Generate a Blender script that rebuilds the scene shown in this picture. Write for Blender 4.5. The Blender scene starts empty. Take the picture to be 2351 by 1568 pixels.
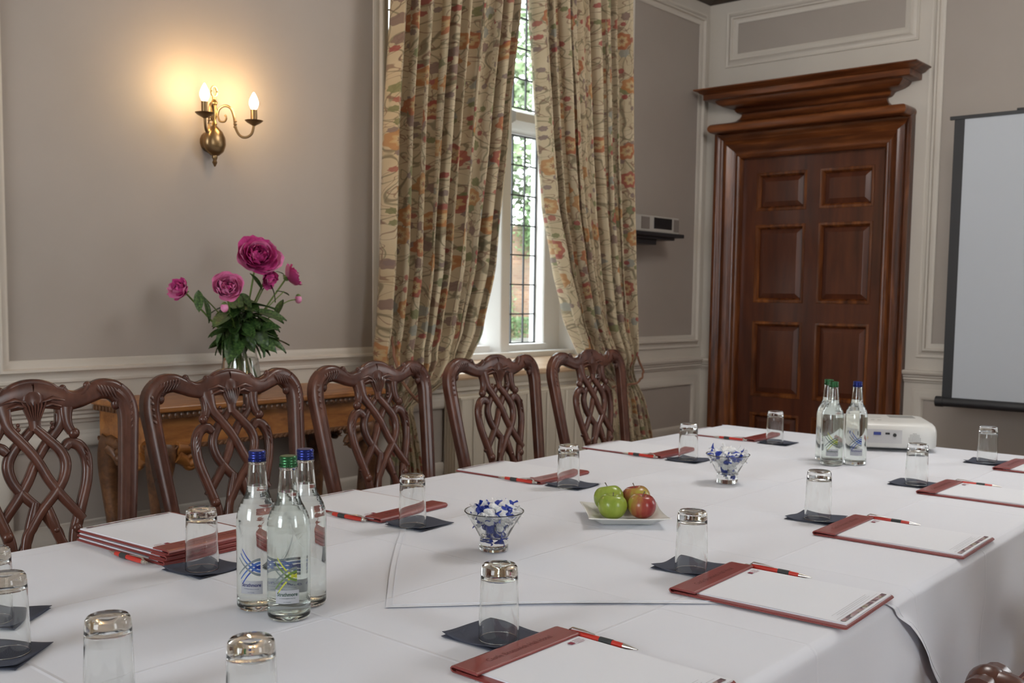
import bpy, bmesh, math, random
from mathutils import Vector, Matrix, noise
PI = math.pi
random.seed(7)
SC = bpy.context.scene
COL = SC.collection
FW, FH = 2351, 1568

# ------------------------------------------------------------------ camera
F_PX, YAW, PITCH, ROLL, PPY = 2352.29, 0.7117167, 0.08153749, -0.01283207, 83.94
CAM = Vector((0, 0, 1.30))
fwv = Vector((math.cos(PITCH)*math.cos(YAW), math.cos(PITCH)*math.sin(YAW), -math.sin(PITCH)))
rt0 = Vector((math.sin(YAW), -math.cos(YAW), 0)); dn0 = fwv.cross(rt0)
rt = rt0*math.cos(ROLL) + dn0*math.sin(ROLL); dn = -rt0*math.sin(ROLL) + dn0*math.cos(ROLL)
cd = bpy.data.cameras.new('camera'); cam = bpy.data.objects.new('camera', cd); COL.objects.link(cam)
cd.sensor_width = 36; cd.lens = F_PX/FW*36; cd.shift_y = PPY/FW; cd.clip_start = 0.02; cd.clip_end = 400
cam.matrix_world = Matrix(((rt.x, -dn.x, -fwv.x, CAM.x), (rt.y, -dn.y, -fwv.y, CAM.y), (rt.z, -dn.z, -fwv.z, CAM.z), (0, 0, 0, 1)))
cd.dof.use_dof = True; cd.dof.focus_distance = 1.95; cd.dof.aperture_fstop = 8.5
SC.camera = cam

# ------------------------------------------------------------------ world, lights, exposure
SC.view_settings.view_transform = 'Standard'; SC.view_settings.look = 'None'
SC.view_settings.exposure = 0.62; SC.view_settings.gamma = 1.0; SC.view_settings.use_curve_mapping = False
w = bpy.data.worlds.new('overcast_sky'); SC.world = w; w.use_nodes = True
bg = w.node_tree.nodes['Background']; bg.inputs[0].default_value = (0.93, 0.97, 1.0, 1); bg.inputs[1].default_value = 5.3
SC.cycles.max_bounces = 28; SC.cycles.transmission_bounces = 26; SC.cycles.transparent_max_bounces = 16
def area(name, loc, direction, sx, sy, power, col):
    l = bpy.data.lights.new(name, 'AREA'); l.shape = 'RECTANGLE'; l.size = sx; l.size_y = sy; l.energy = power; l.color = col
    o = bpy.data.objects.new(name, l); COL.objects.link(o); o.location = loc
    o.rotation_euler = Vector(direction).to_track_quat('-Z', 'Y').to_euler(); return o
area('daylight_left_window', (-2.92, 1.2, 1.95), (1, 0.0, -0.1), 1.6, 1.9, 18, (0.82, 0.92, 1.0))
p_ = area('window_portal', (3.95, 3.92, 2.0), (0, -1, 0), 1.6, 2.1, 1, (1, 1, 1)); p_.data.cycles.is_portal = True

# ------------------------------------------------------------------ helpers
class MB:
    def __init__(s): s.v = []; s.f = []; s.m = []; s.uv = {}
    def add(s, vs, fs, mi=0):
        o = len(s.v); s.v += [tuple(p) for p in vs]; s.f += [tuple(i+o for i in f) for f in fs]; s.m += [mi]*len(fs); return o
    def box(s, x0, x1, y0, y1, z0, z1, mi=0):
        s.add([(x0,y0,z0),(x1,y0,z0),(x1,y1,z0),(x0,y1,z0),(x0,y0,z1),(x1,y0,z1),(x1,y1,z1),(x0,y1,z1)],
              [(0,3,2,1),(4,5,6,7),(0,1,5,4),(1,2,6,5),(2,3,7,6),(3,0,4,7)], mi)
    def lathe(s, prof, n=24, c=(0,0,0), mi=0, closed=False, dens=False):
        if dens:                       # extra rings next to the corners keep the long walls flat-shaded correctly
            q = [prof[0]]
            for (r0, z0), (r1, z1) in zip(prof, prof[1:]):
                L = math.hypot(r1-r0, z1-z0)
                if L > .010:
                    for u in (.0012/L, .004/L, 1-.004/L, 1-.0012/L): q.append((r0+(r1-r0)*u, z0+(z1-z0)*u))
                q.append((r1, z1))
            prof = q
        vs = []; idx = []
        for r, z in prof:
            if r < 1e-6: idx.append([len(vs)]*n); vs.append((c[0], c[1], c[2]+z))
            else:
                idx.append(list(range(len(vs), len(vs)+n)))
                vs += [(c[0]+r*math.cos(2*PI*k/n), c[1]+r*math.sin(2*PI*k/n), c[2]+z) for k in range(n)]
        fs = []
        seq = list(range(len(prof)-1)) + ([len(prof)-1] if closed else [])
        for i in seq:
            a, b = idx[i], idx[(i+1) % len(prof)]
            for k in range(n):
                q = [a[k], a[(k+1) % n], b[(k+1) % n], b[k]]; u = []
                for t in q:
                    if t not in u: u.append(t)
                if len(u) > 2: fs.append(tuple(u))
        s.add(vs, fs, mi)
    def tube(s, path, rad, n=8, mi=0, flat=1.0, up=(0,0,1), cap=True, sq=1.0):
        """sweep; rad number or list; flat scales the section along the binormal; section axis 1 lies along up x tangent"""
        P = [Vector(p) for p in path]; N = len(P); up = Vector(up); d_ = P[-1]-P[0]
        if up.z == 1 and abs(d_.z) > .75*d_.length: up = Vector((0, -1, 0))
        if not hasattr(rad, '__len__'): rad = [rad]*N
        if not hasattr(flat, '__len__'): flat = [flat]*N
        vs = []
        for i in range(N):
            t = (P[min(i+1, N-1)]-P[max(i-1, 0)]).normalized()
            a = up.cross(t)
            if a.length < 1e-4: a = Vector((1, 0, 0)).cross(t)
            a.normalize(); b = t.cross(a)
            for k in range(n):
                an = 2*PI*(k+.5)/n
                ca, sa = math.cos(an), math.sin(an)
                if sq != 1.0: ca, sa = math.copysign(abs(ca)**sq, ca), math.copysign(abs(sa)**sq, sa)
                vs.append(P[i]+a*(rad[i]*ca)+b*(rad[i]*flat[i]*sa))
        fs = []
        for i in range(N-1):
            for k in range(n):
                fs.append((i*n+k, i*n+(k+1) % n, (i+1)*n+(k+1) % n, (i+1)*n+k))
        if cap: fs += [tuple(range(n))[::-1], tuple(range((N-1)*n, N*n))]
        s.add(vs, fs, mi)
    def ball(s, c, r, n=10, m=6, sc=(1,1,1), mi=0, rot=None):
        vs = [(0,0,-1)]; fs = []
        for j in range(1, m):
            th = -PI/2+PI*j/m
            for k in range(n): vs.append((math.cos(th)*math.cos(2*PI*k/n), math.cos(th)*math.sin(2*PI*k/n), math.sin(th)))
        vs.append((0,0,1)); top = len(vs)-1
        for k in range(n): fs.append((0, 1+(k+1) % n, 1+k)); fs.append((top, 1+(m-2)*n+k, 1+(m-2)*n+(k+1) % n))
        for j in range(m-2):
            for k in range(n): fs.append((1+j*n+k, 1+j*n+(k+1) % n, 1+(j+1)*n+(k+1) % n, 1+(j+1)*n+k))
        out = []
        for p in vs:
            q = Vector((p[0]*sc[0]*r, p[1]*sc[1]*r, p[2]*sc[2]*r))
            if rot: q = rot @ q
            out.append(q+Vector(c))
        s.add(out, fs, mi)
    def grid(s, fn, nu, nv, mi=0, uvf=None):
        vs = [fn(i/nu, j/nv) for j in range(nv+1) for i in range(nu+1)]
        fs = [(j*(nu+1)+i, j*(nu+1)+i+1, (j+1)*(nu+1)+i+1, (j+1)*(nu+1)+i) for j in range(nv) for i in range(nu)]
        o = s.add(vs, fs, mi)
        if uvf:
            for j in range(nv+1):
                for i in range(nu+1): s.uv[o+j*(nu+1)+i] = uvf(i/nu, j/nv)
    def ring(s, mp, a0, a1, b0, b1, prof, closed=False, mi=0):
        """mitred moulding round a rectangle: prof = [(outward distance, projection)]"""
        vs = []
        for d, h in prof:
            vs += [mp(a0-d, b0-d, h), mp(a1+d, b0-d, h), mp(a1+d, b1+d, h), mp(a0-d, b1+d, h)]
        fs = []; n = len(prof)
        for i in range(n-1):
            for k in range(4): fs.append((i*4+k, i*4+(k+1) % 4, (i+1)*4+(k+1) % 4, (i+1)*4+k))
        s.add(vs, fs, mi)
    def strip(s, mp, a0, a1, prof, mi=0):
        """straight moulding: prof = [(height, projection)]"""
        n = len(prof); vs = [mp(a0, b, h) for b, h in prof]+[mp(a1, b, h) for b, h in prof]
        fs = [(i, i+1, n+i+1, n+i) for i in range(n-1)]+[tuple(range(n))[::-1], tuple(range(n, 2*n))]
        s.add(vs, fs, mi)
    def prism(s, pts, z0, z1, mi=0):
        n = len(pts); vs = [(x, y, z0) for x, y in pts]+[(x, y, z1) for x, y in pts]
        fs = [tuple(range(n))[::-1], tuple(range(n, 2*n))]+[(i, (i+1) % n, n+(i+1) % n, n+i) for i in range(n)]
        s.add(vs, fs, mi)
    def build(s, name, mat, parent=None, smooth=False, bevel=0, angle=40, normals=True):
        me = bpy.data.meshes.new(name); me.from_pydata(s.v, [], s.f)
        if not isinstance(mat, (list, tuple)): mat = [mat]
        for m in mat: me.materials.append(m)
        for p, i in zip(me.polygons, s.m): p.material_index = i
        if s.uv:
            ul = me.uv_layers.new(name='uv')
            for l in me.loops: ul.data[l.index].uv = s.uv.get(l.vertex_index, (0, 0))
        if normals:
            bm = bmesh.new(); bm.from_mesh(me); bmesh.ops.recalc_face_normals(bm, faces=bm.faces)
            if smooth:
                for e in bm.edges:
                    if len(e.link_faces) == 2 and e.calc_face_angle(0) > math.radians(angle): e.smooth = False
            bm.to_mesh(me); bm.free()
        if smooth:
            for p in me.polygons: p.use_smooth = True
        o = bpy.data.objects.new(name, me); COL.objects.link(o)
        if parent: o.parent = parent
        if bevel:
            b = o.modifiers.new('bevel', 'BEVEL'); b.width = bevel; b.segments = 2; b.limit_method = 'ANGLE'; b.angle_limit = 0.6
        return o

def tag(o, label, cat, group=None, kind=None):
    o['label'] = label; o['category'] = cat
    if group: o['group'] = group
    if kind: o['kind'] = kind
    return o
def thing(name, label, cat, loc=(0,0,0), rz=0, group=None):
    o = bpy.data.objects.new(name, None); COL.objects.link(o); o.location = loc; o.rotation_euler = (0, 0, rz)
    o.empty_display_size = 0.05
    return tag(o, label, cat, group)
def struct(o): o['kind'] = 'structure'; return o
KIDS = {}
def copy_tree(root, loc, rz, label, group=None, rot=None):
    r = root.copy(); COL.objects.link(r); r.location = loc; r.rotation_euler = rot or (0, 0, rz); r['label'] = label
    if group: r['group'] = group
    for ch in list(root.children):
        c = ch.copy(); COL.objects.link(c); c.parent = r
        for g in list(ch.children):
            d = g.copy(); COL.objects.link(d); d.parent = c
    return r

def M(name, col, rough=0.5, metal=0.0, **kw):
    m = bpy.data.materials.new(name); m.use_nodes = True; b = m.node_tree.nodes['Principled BSDF']
    b.inputs['Base Color'].default_value = (*col, 1); b.inputs['Roughness'].default_value = rough; b.inputs['Metallic'].default_value = metal
    for k, v in kw.items(): b.inputs[k.replace('_', ' ')].default_value = v
    return m
def nt(m): return m.node_tree, m.node_tree.nodes['Principled BSDF']
def node(t, ty, **kw):
    n = t.nodes.new(ty)
    for k, v in kw.items():
        if k in n.inputs.keys(): n.inputs[k].default_value = v
        else: setattr(n, k, v)
    return n
def ramp(t, fac, stops):
    r = t.nodes.new('ShaderNodeValToRGB'); t.links.new(fac, r.inputs[0])
    while len(r.color_ramp.elements) < len(stops): r.color_ramp.elements.new(0.5)
    for e, (p, c) in zip(r.color_ramp.elements, stops): e.position = p; e.color = (*c, 1)
    return r.outputs[0]
def coords(t, kind='Object', scale=(1,1,1), rot=(0,0,0)):
    tc = t.nodes.new('ShaderNodeTexCoord'); mp = t.nodes.new('ShaderNodeMapping')
    mp.inputs['Scale'].default_value = scale; mp.inputs['Rotation'].default_value = rot
    t.links.new(tc.outputs[kind], mp.inputs[0]); return mp.outputs[0]
def bump(t, b, height, strength=0.3, dist=0.002):
    n = t.nodes.new('ShaderNodeBump'); n.inputs['Strength'].default_value = strength; n.inputs['Distance'].default_value = dist
    t.links.new(height, n.inputs['Height']); t.links.new(n.outputs[0], b.inputs['Normal'])
def mixc(t, fac, a, b):
    n = t.nodes.new('ShaderNodeMix'); n.data_type = 'RGBA'
    for s, v in ((n.inputs[0], fac), (n.inputs[6], a), (n.inputs[7], b)):
        if isinstance(v, (tuple, list)): s.default_value = (*v, 1) if len(v) == 3 else v
        elif isinstance(v, (int, float)): s.default_value = v
        else: t.links.new(v, s)
    return n.outputs[2]
def math_n(t, op, a, b=None, c=None):
    n = t.nodes.new('ShaderNodeMath'); n.operation = op
    for i, v in enumerate((a, b, c)):
        if v is None: continue
        if isinstance(v, (int, float)): n.inputs[i].default_value = v
        else: t.links.new(v, n.inputs[i])
    return n.outputs[0]

def wood(name, dark, mid, light, rough=0.3, scale=(2,2,14), axis_rot=(0,0,0), spec=0.5, knots=0.0):
    m = M(name, mid, rough); t, b = nt(m); b.inputs['Specular IOR Level'].default_value = spec
    c = coords(t, 'Object', scale, axis_rot)
    n1 = node(t, 'ShaderNodeTexNoise', Scale=1.6, Detail=6.0, Distortion=1.2); t.links.new(c, n1.inputs['Vector'])
    n2 = node(t, 'ShaderNodeTexNoise', Scale=9.0, Detail=3.0); t.links.new(c, n2.inputs['Vector'])
    f = math_n(t, 'ADD', math_n(t, 'MULTIPLY', n1.outputs[0], 0.7), math_n(t, 'MULTIPLY', n2.outputs[0], 0.3))
    col = ramp(t, f, [(0.3, dark), (0.5, mid), (0.7, light)])
    if knots:
        v = node(t, 'ShaderNodeTexVoronoi', Scale=knots); t.links.new(coords(t, 'Object', (1,1,.45)), v.inputs['Vector'])
        k = ramp(t, v.outputs['Distance'], [(0.03, (1,1,1)), (0.13, (0,0,0))])
        col = mixc(t, k, col, tuple(x*.25 for x in dark))
    t.links.new(col, b.inputs['Base Color']); bump(t, b, n2.outputs[0], 0.12, 0.001)
    return m

# paints and plaster
def paint(name, col, rough=0.55, var=0.04):
    m = M(name, col, rough); t, b = nt(m)
    n = node(t, 'ShaderNodeTexNoise', Scale=2.2, Detail=4.0); t.links.new(coords(t), n.inputs['Vector'])
    c = ramp(t, n.outputs[0], [(0.3, tuple(x*(1-var) for x in col)), (0.7, tuple(min(1, x*(1+var)) for x in col))])
    t.links.new(c, b.inputs['Base Color'])
    n2 = node(t, 'ShaderNodeTexNoise', Scale=160.0, Detail=2.0); t.links.new(coords(t), n2.inputs['Vector']); bump(t, b, n2.outputs[0], 0.08, 0.001)
    return m
PANEL = paint('grey_panel_paint', (0.37, 0.322, 0.282), 0.6)
FRAME = paint('cream_frame_paint', (0.57, 0.52, 0.455), 0.5)
WHITE = paint('white_window_paint', (0.80, 0.80, 0.79), 0.45, 0.02)
CEILM = paint('ceiling_paint', (0.62, 0.58, 0.52), 0.7)
CARPET = paint('brown_carpet', (0.16, 0.09, 0.07), 0.95)
DOORW = wood('pine_door_wood', (0.030, 0.008, 0.003), (0.115, 0.032, 0.009), (0.27, 0.085, 0.020), 0.27, (6, 6, .7), knots=2.0)
LEAFW = wood('door_leaf_wood', (0.040, 0.012, 0.007), (0.080, 0.023, 0.011), (0.125, 0.036, 0.015), 0.28, (5, 5, .55), knots=1.4)
DOORH = wood('pine_lintel_wood', (0.035, 0.010, 0.004), (0.115, 0.033, 0.010), (0.27, 0.085, 0.024), 0.28, (6, .7, 6), knots=1.8)
CHAIRW = wood('mahogany_chair_wood', (0.045, 0.014, 0.009), (0.085, 0.030, 0.019), (0.14, 0.052, 0.032), 0.27, (6, 6, 3))
SIDEW = wood('walnut_veneer', (0.16, 0.055, 0.014), (0.30, 0.115, 0.030), (0.42, 0.18, 0.050), 0.35, (3, 12, 12))
SIDED = wood('carved_walnut', (0.04, 0.016, 0.007), (0.12, 0.05, 0.02), (0.22, 0.10, 0.04), 0.42, (10, 10, 10))
SILLW = wood('pale_sill_wood', (0.50, 0.33, 0.20), (0.60, 0.43, 0.29), (0.68, 0.52, 0.38), 0.4, (2, 14, 14))
BEAMW = wood('dark_ceiling_wood', (0.02, 0.011, 0.006), (0.04, 0.022, 0.012), (0.07, 0.04, 0.02), 0.5)
BLACK = M('black_plastic', (0.018, 0.018, 0.02), 0.45)
BRASS = M('aged_brass', (0.24, 0.155, 0.075), 0.3, 0.9)
BRASS2 = M('polished_brass', (0.85, 0.55, 0.18), 0.22, 1.0)
STEEL = M('satin_steel', (0.62, 0.60, 0.56), 0.28, 1.0)
LEAD = M('lead_came', (0.05, 0.05, 0.055), 0.6)

# ------------------------------------------------------------------ room shell
WY, DX, LX, NY, CZ = 3.346, 5.713, -3.0, -2.5, 3.108
farmap = lambda a, b, h: (a, WY-h, b)
doormap = lambda a, b, h: (DX-h, a, b)
REC0, REC1, SILL, HEAD = 3.03, 4.80, 0.915, 3.02
m = MB(); m.box(LX-.2, 6.1, NY-.2, 4.0, -.12, 0); struct(m.build('floor', CARPET))
m = MB(); m.box(LX-.2, 6.1, NY-.2, 3.95, CZ, CZ+.15); struct(m.build('ceiling', CEILM))
m = MB(); m.box(LX, REC0, WY, 3.87, 0, CZ); m.box(REC1, 6.1, WY, 3.87, 0, CZ); m.box(REC0, REC1, WY, 3.87, 0, SILL-.04); m.box(REC0, REC1, WY, 3.87, HEAD, CZ)
wall_far = struct(m.build('wall_far', PANEL))
m = MB(); OY0, OY1, OZ = 2.18, 3.13, 2.20
m.box(DX, DX+.3, NY, -1.0, 0, CZ); m.box(DX, DX+.3, -1.0, -.2, 0, 1.05); m.box(DX, DX+.3, -1.0, -.2, 2.6, CZ); m.box(DX, DX+.3, -.2, OY0, 0, CZ); m.box(DX, DX+.3, OY1, WY, 0, CZ); m.box(DX, DX+.3, OY0, OY1, OZ, CZ)
m.box(DX+.10, DX+.3, OY0, OY1, 0, OZ)
wall_right = struct(m.build('wall_right', FRAME))
def holed(name, mp, a0, a1, holes):
    m = MB(); zs = (0.95, 2.9); xs = a0
    def bx(p, q, z0, z1):
        (x0, y0, _), (x1, y1, _2) = mp(p, 0), mp(q, 1); m.box(min(x0, x1), max(x0, x1), min(y0, y1), max(y0, y1), z0, z1)
    for h0, h1 in holes: bx(xs, h0, 0, CZ); bx(h0, h1, 0, zs[0]); bx(h0, h1, zs[1], CZ); xs = h1
    bx(xs, a1, 0, CZ); return struct(m.build(name, FRAME))
wall_near = holed('wall_near', lambda a, k: (a, NY-.2*k, 0), LX, DX, [(.9, 1.7)])  # unseen opening added here to let in fill daylight
wall_left = holed('wall_left', lambda a, k: (LX-.2*k, a, 0), NY-.2, WY+.2, [(.4, 2.0)])

# moulding profiles (outward distance from the field, projection)
BOLE = [(0, 0), (0.004, 0.008), (0.016, 0.013), (0.026, 0.013), (0.03, 0.028), (0.038, 0.030), (0.044, 0.022), (0.056, 0.012), (0.064, 0.010), (0.068, 0.014), (0.076, 0.014), (0.078, 0.0065)]
SUNK = [(0, 0.001), (0.004, 0.012), (0.018, 0.018), (0.03, 0.016), (0.045, 0.0125), (0.05, 0.009), (0.056, 0.009), (0.06, 0.0065)]
# cream rails and stiles stand 6 mm proud of the grey fields
def stiles(parent, mp, a0, a1, fields, z0=0.0, z1=CZ, name='panel_framing'):
    """cream face with rectangular holes (fields)"""
    xs = sorted({a0, a1, *[f[0] for f in fields], *[f[1] for f in fields]}); zs = sorted({z0, z1, *[f[2] for f in fields], *[f[3] for f in fields]})
    m = MB()
    for i in range(len(xs)-1):
        for j in range(len(zs)-1):
            cx, cz = (xs[i]+xs[i+1])/2, (zs[j]+zs[j+1])/2
            if any(f[0] < cx < f[1] and f[2] < cz < f[3] for f in fields): continue
            m.add([mp(xs[i], zs[j], .006), mp(xs[i+1], zs[j], .006), mp(xs[i+1], zs[j+1], .006), mp(xs[i], zs[j+1], .006)], [(0,1,2,3)])
    return m.build(name, FRAME, parent, normals=False)
def panel_set(parent, mp, fields, prof):
    for f in fields:
        d = .05; m = MB(); m.ring(mp, f[0], f[1], f[2], f[3], prof); m.build('panel_moulding', FRAME, parent, smooth=True, angle=50)
up_l = (1.42, 2.953, 1.067, 2.955); up_ll = (-1.4, 1.27, 1.067, 2.955); up_r = (4.885, 5.595, 1.062, 2.955)
lo_l = (1.42, 2.90, 0.515, 0.765); lo_ll = (-1.4, 1.27, 0.515, 0.765); lo_r = (4.90, 5.60, 0.50, 0.750)
stiles(wall_far, farmap, LX, REC0, [up_l, up_ll, lo_l, lo_ll]); stiles(wall_far, farmap, REC1, DX, [up_r, lo_r])
stiles(wall_far, farmap, REC0, REC1, [(3.13, 4.70, .515, .765)], 0, SILL-.04)
m = MB(); m.box(REC0, REC1, WY-.0065, WY, HEAD, CZ); m.build('lintel_facing', FRAME, wall_far)
panel_set(wall_far, farmap, [up_l, up_ll, up_r], BOLE); panel_set(wall_far, farmap, [lo_l, lo_ll, lo_r, (3.13, 4.70, .515, .765)], SUNK)
RAIL = [(0.846, .006), (0.848, .014), (0.857, .016), (0.862, .024), (0.872, .022), (0.878, .030), (0.886, .030), (0.893, .042), (0.905, .046), (0.912, .042), (0.914, .006)]
for a0, a1 in ((LX, REC0-.01), (REC1+.01, DX)):
    m = MB(); m.strip(farmap, a0, a1, [(b+.006, h) for b, h in RAIL]); m.build('chair_rail', FRAME, wall_far, smooth=True, angle=35)
BASE = [(0.0, .006), (0.0, .026), (0.20, .026), (0.215, .018), (0.24, .016), (0.255, .006)]
for nm, mp, a0, a1, par in (('baseboard_far', farmap, LX, DX, 0), ('baseboard_right', doormap, NY, 2.05, 0), ('baseboard_right', doormap, 3.27, WY, 0)):
    m = MB(); m.strip(mp, a0, a1, BASE); struct(m.build(nm, FRAME, smooth=True, angle=35))
# right (door) wall
fr_p = (2.13, 3.145, 2.775, 2.955); rg_p = (0.10, 1.915, 1.062, 2.955); rl_p = (0.10, 1.945, .50, .752)
stiles(wall_right, doormap, NY, WY, [fr_p, rg_p, rl_p, (2.16, 3.15, 0, 2.22), (-1.0, -.2, 1.05, 2.6)])
for f in (fr_p, rg_p, rl_p):
    m = MB(); m.add([doormap(f[0], f[2], .0015), doormap(f[1], f[2], .0015), doormap(f[1], f[3], .0015), doormap(f[0], f[3], .0015)], [(0,1,2,3)]); m.build('panel_field', PANEL, wall_right)
panel_set(wall_right, doormap, [fr_p, rg_p], BOLE); panel_set(wall_right, doormap, [rl_p], SUNK)
for a0, a1 in ((NY, 2.06), (3.262, WY-.006)):
    m = MB(); m.strip(doormap, a0, a1, RAIL); m.build('chair_rail', FRAME, wall_right, smooth=True, angle=35)
# dark wooden crown at the ceiling
CROWN = [(3.03, .0), (3.032, .015), (3.06, .02), (3.08, .05), (3.108, .07), (3.108, 0)]
CROWN = [(3.092, .0), (3.092, .02), (3.10, .05), (3.108, .07), (3.108, 0)]
for k, (mp, a0, a1) in enumerate(((farmap, LX, DX), (doormap, NY, WY))):
    m = MB(); m.strip(mp, a0, a1, CROWN); struct(m.build('trim_%d' % (k+1), BEAMW))

# ------------------------------------------------------------------ door
door = bpy.data.objects.new('door_1', None); COL.objects.link(door); door.location = (DX, 2.645, 0); struct(door)
def loc_(fn): return lambda a, b, h: tuple(Vector(fn(a, b, h))-Vector((DX, 2.645, 0)))
dm = loc_(doormap)
LFX = -0.035   # leaf face sits behind the wall face
def slab(m, a0, a1, b0, b1, h0, h1):
    p, q = dm(a0, b0, h0), dm(a1, b1, h1); m.box(min(p[0], q[0]), max(p[0], q[0]), min(p[1], q[1]), max(p[1], q[1]), min(p[2], q[2]), max(p[2], q[2]))
L0, L1, LT = 2.195, 3.11, 2.165
cols = ((2.285, 2.598), (2.69, 3.003)); rows = ((1.828, 2.048), (1.275, 1.735), (0.70, 1.150), (0.20, 0.590))
m = MB()
ys = [L0, cols[0][0], cols[0][1], cols[1][0], cols[1][1], L1]; zs = [0.01]+sorted(z for r in rows for z in r)+[LT]
for i in (0, 2, 4): slab(m, ys[i], ys[i+1], 0.01, LT, LFX-.04, LFX)
for j in range(0, len(zs)-1, 2):
    for i in (1, 3): slab(m, ys[i], ys[i+1], zs[j], zs[j+1], LFX-.04, LFX-.0004)
m.build('stiles_and_rails', LEAFW, door)
for c0, c1 in cols:
    for r0, r1 in rows:
        m = MB(); m.ring(dm, c0+.022, c1-.022, r0+.022, r1-.022, [(0, LFX-.016), (.004, LFX-.006), (.012, LFX+.004), (.018, LFX+.005), (.026, LFX+.003), (.028, LFX-.001)])
        m.build('panel_bead', DOORW, door, smooth=True)
        m = MB(); m.ring(dm, c0+.05, c1-.05, r0+.05, r1-.05, [(0, LFX-.006), (.003, LFX-.008), (.03, LFX-.02)])
        m.add([dm(c0+.05, r0+.05, LFX-.006), dm(c1-.05, r0+.05, LFX-.006), dm(c1-.05, r1-.05, LFX-.006), dm(c0+.05, r1-.05, LFX-.006)], [(0,1,2,3)])
        m.build('door_panel', LEAFW, door)
# architrave : three sides mitred
AR = [(0.0, LFX), (0.0, 0.0), (0.004, .012), (0.016, .020), (0.024, .014), (0.034, .016), (0.05, .020), (0.062, .034), (0.080, .046), (0.098, .040), (0.112, .030), (0.124, .034), (0.132, .050), (0.146, .056), (0.160, .054), (0.162, .0)]
A0, A1, AT = 2.213, 3.097, 2.142
for side in range(3):
    m = MB(); vs = []
    for d, h in AR:
        if side == 0: vs += [dm(A1+d, 0, h), dm(A1+d, AT+d, h)]
        elif side == 1: vs += [dm(A0-d, 0, h), dm(A0-d, AT+d, h)]
        else: vs += [dm(A0-d, AT+d, h), dm(A1+d, AT+d, h)]
    m.add(vs, [(2*i, 2*i+1, 2*i+3, 2*i+2) for i in range(len(AR)-1)])
    m.build('architrave', DOORH if side == 2 else DOORW, door, smooth=True, angle=50)
# entablature: profile rings returned round the ends
EN = [(.118, 2.284), (.130, 2.285), (.143, 2.289), (.152, 2.297), (.157, 2.308), (.157, 2.318), (.152, 2.329), (.143, 2.337), (.130, 2.341), (.080, 2.346), (.048, 2.356), (.024, 2.368), (.008, 2.388), (0, 2.408), (0, 2.420),
      (.012, 2.424), (.022, 2.430), (.030, 2.440), (.034, 2.452), (.042, 2.458), (.060, 2.464), (.088, 2.474), (.108, 2.487), (.120, 2.503), (.124, 2.515), (.175, 2.519), (.178, 2.522), (.178, 2.560), (.186, 2.564), (.196, 2.570), (.206, 2.582), (.222, 2.590), (.226, 2.594), (.226, 2.602)]
m = MB(); vs = []; B0, B1 = 2.205, 3.09; EN = [(o, z if z < 2.352 else 2.350+(z-2.350)*.775) for o, z in EN]
for o, z in EN:
    vs += [dm(B0-o, z, 0), dm(B0-o, z, .03+o*.9), dm(B1+o*.98, z, .03+o*.9), dm(B1+o*.98, z, 0)]
m.add(vs, [(4*i+k, 4*i+k+1, 4*i+k+5, 4*i+k+4) for i in range(len(EN)-1) for k in range(3)]+[(4*(len(EN)-1)+k for k in range(4))])
m.build('cornice', DOORH, door, smooth=True, angle=38)

# ------------------------------------------------------------------ window in the recess
GY = 3.80
win = bpy.data.objects.new('window_1', None); COL.objects.link(win); win.location = (3.95, GY, 0); struct(win)
def off(mb, o): mb.v = [tuple(Vector(p)-Vector(o)) for p in mb.v]; return mb
WO = (3.95, GY, 0)
lights = [(3.30, 3.62), (3.79, 4.11), (4.278, 4.598)]; ZB, ZT0, ZT1, ZTOP = 1.022, 2.19, 2.335, 3.0
LB = .968
m = MB()
xs = [3.16, 3.30]; m.box(3.03, 3.30, GY-.07, GY+.05, LB, 3.02); m.box(4.598, 4.80, GY-.07, GY+.045, LB, 3.02)
off(m, WO); m.build('frame_jamb', WHITE, win, bevel=.012)
for a, b in ((3.62, 3.79), (4.11, 4.278)):
    m = MB(); cx = (a+b)/2; m.prism([(a, GY+.02), (a+.02, GY-.05), (cx-.035, GY-.13), (cx+.035, GY-.13), (b-.02, GY-.05), (b, GY+.02), (b, GY+.05), (a, GY+.05)], LB, 3.02); off(m, WO); m.build('mullion', WHITE, win, bevel=.006)
for a, b in lights:
    m = MB()
    P = [(ZT0, .02), (ZT0+.02, -.05), (ZT0+.05, -.12), (ZT1-.05, -.12), (ZT1-.02, -.05), (ZT1, .02), (ZT1, .05), (ZT0, .05)]
    m.strip(lambda x, z, h: (x, GY+h, z), a-.005, b+.005, P); off(m, WO); m.build('transom', WHITE, win)
    m = MB(); m.box(a-.01, b+.01, GY-.09, GY+.05, LB, ZB); off(m, WO); m.build('bottom_rail', WHITE, win, bevel=.006)
m = MB(); m.box(3.03, 4.80, GY-.17, GY-.06, LB-.03, LB+.018); off(m, WO); m.build('stool', WHITE, win, bevel=.006)
m = MB()
for a, b in lights:
    for z0, z1, nr in ((ZB, ZT0, 7), (ZT1, ZTOP, 4)):
        for i in range(4): x = a+(b-a)*i/3; x = min(max(x, a+.003), b-.003); m.box(x-.0035, x+.0035, GY-.005, GY+.005, z0, z1)
        for j in range(nr+1): z = z0+(z1-z0)*j/nr; z = min(max(z, z0+.003), z1-.003); m.box(a, b, GY-.0045, GY+.0045, z-.0035, z+.0035)
off(m, WO); m.build('leading', LEAD, win)
GP = bpy.data.materials.new('window_pane_glass'); GP.use_nodes = True; t = GP.node_tree; t.nodes.remove(t.nodes['Principled BSDF'])
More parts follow.
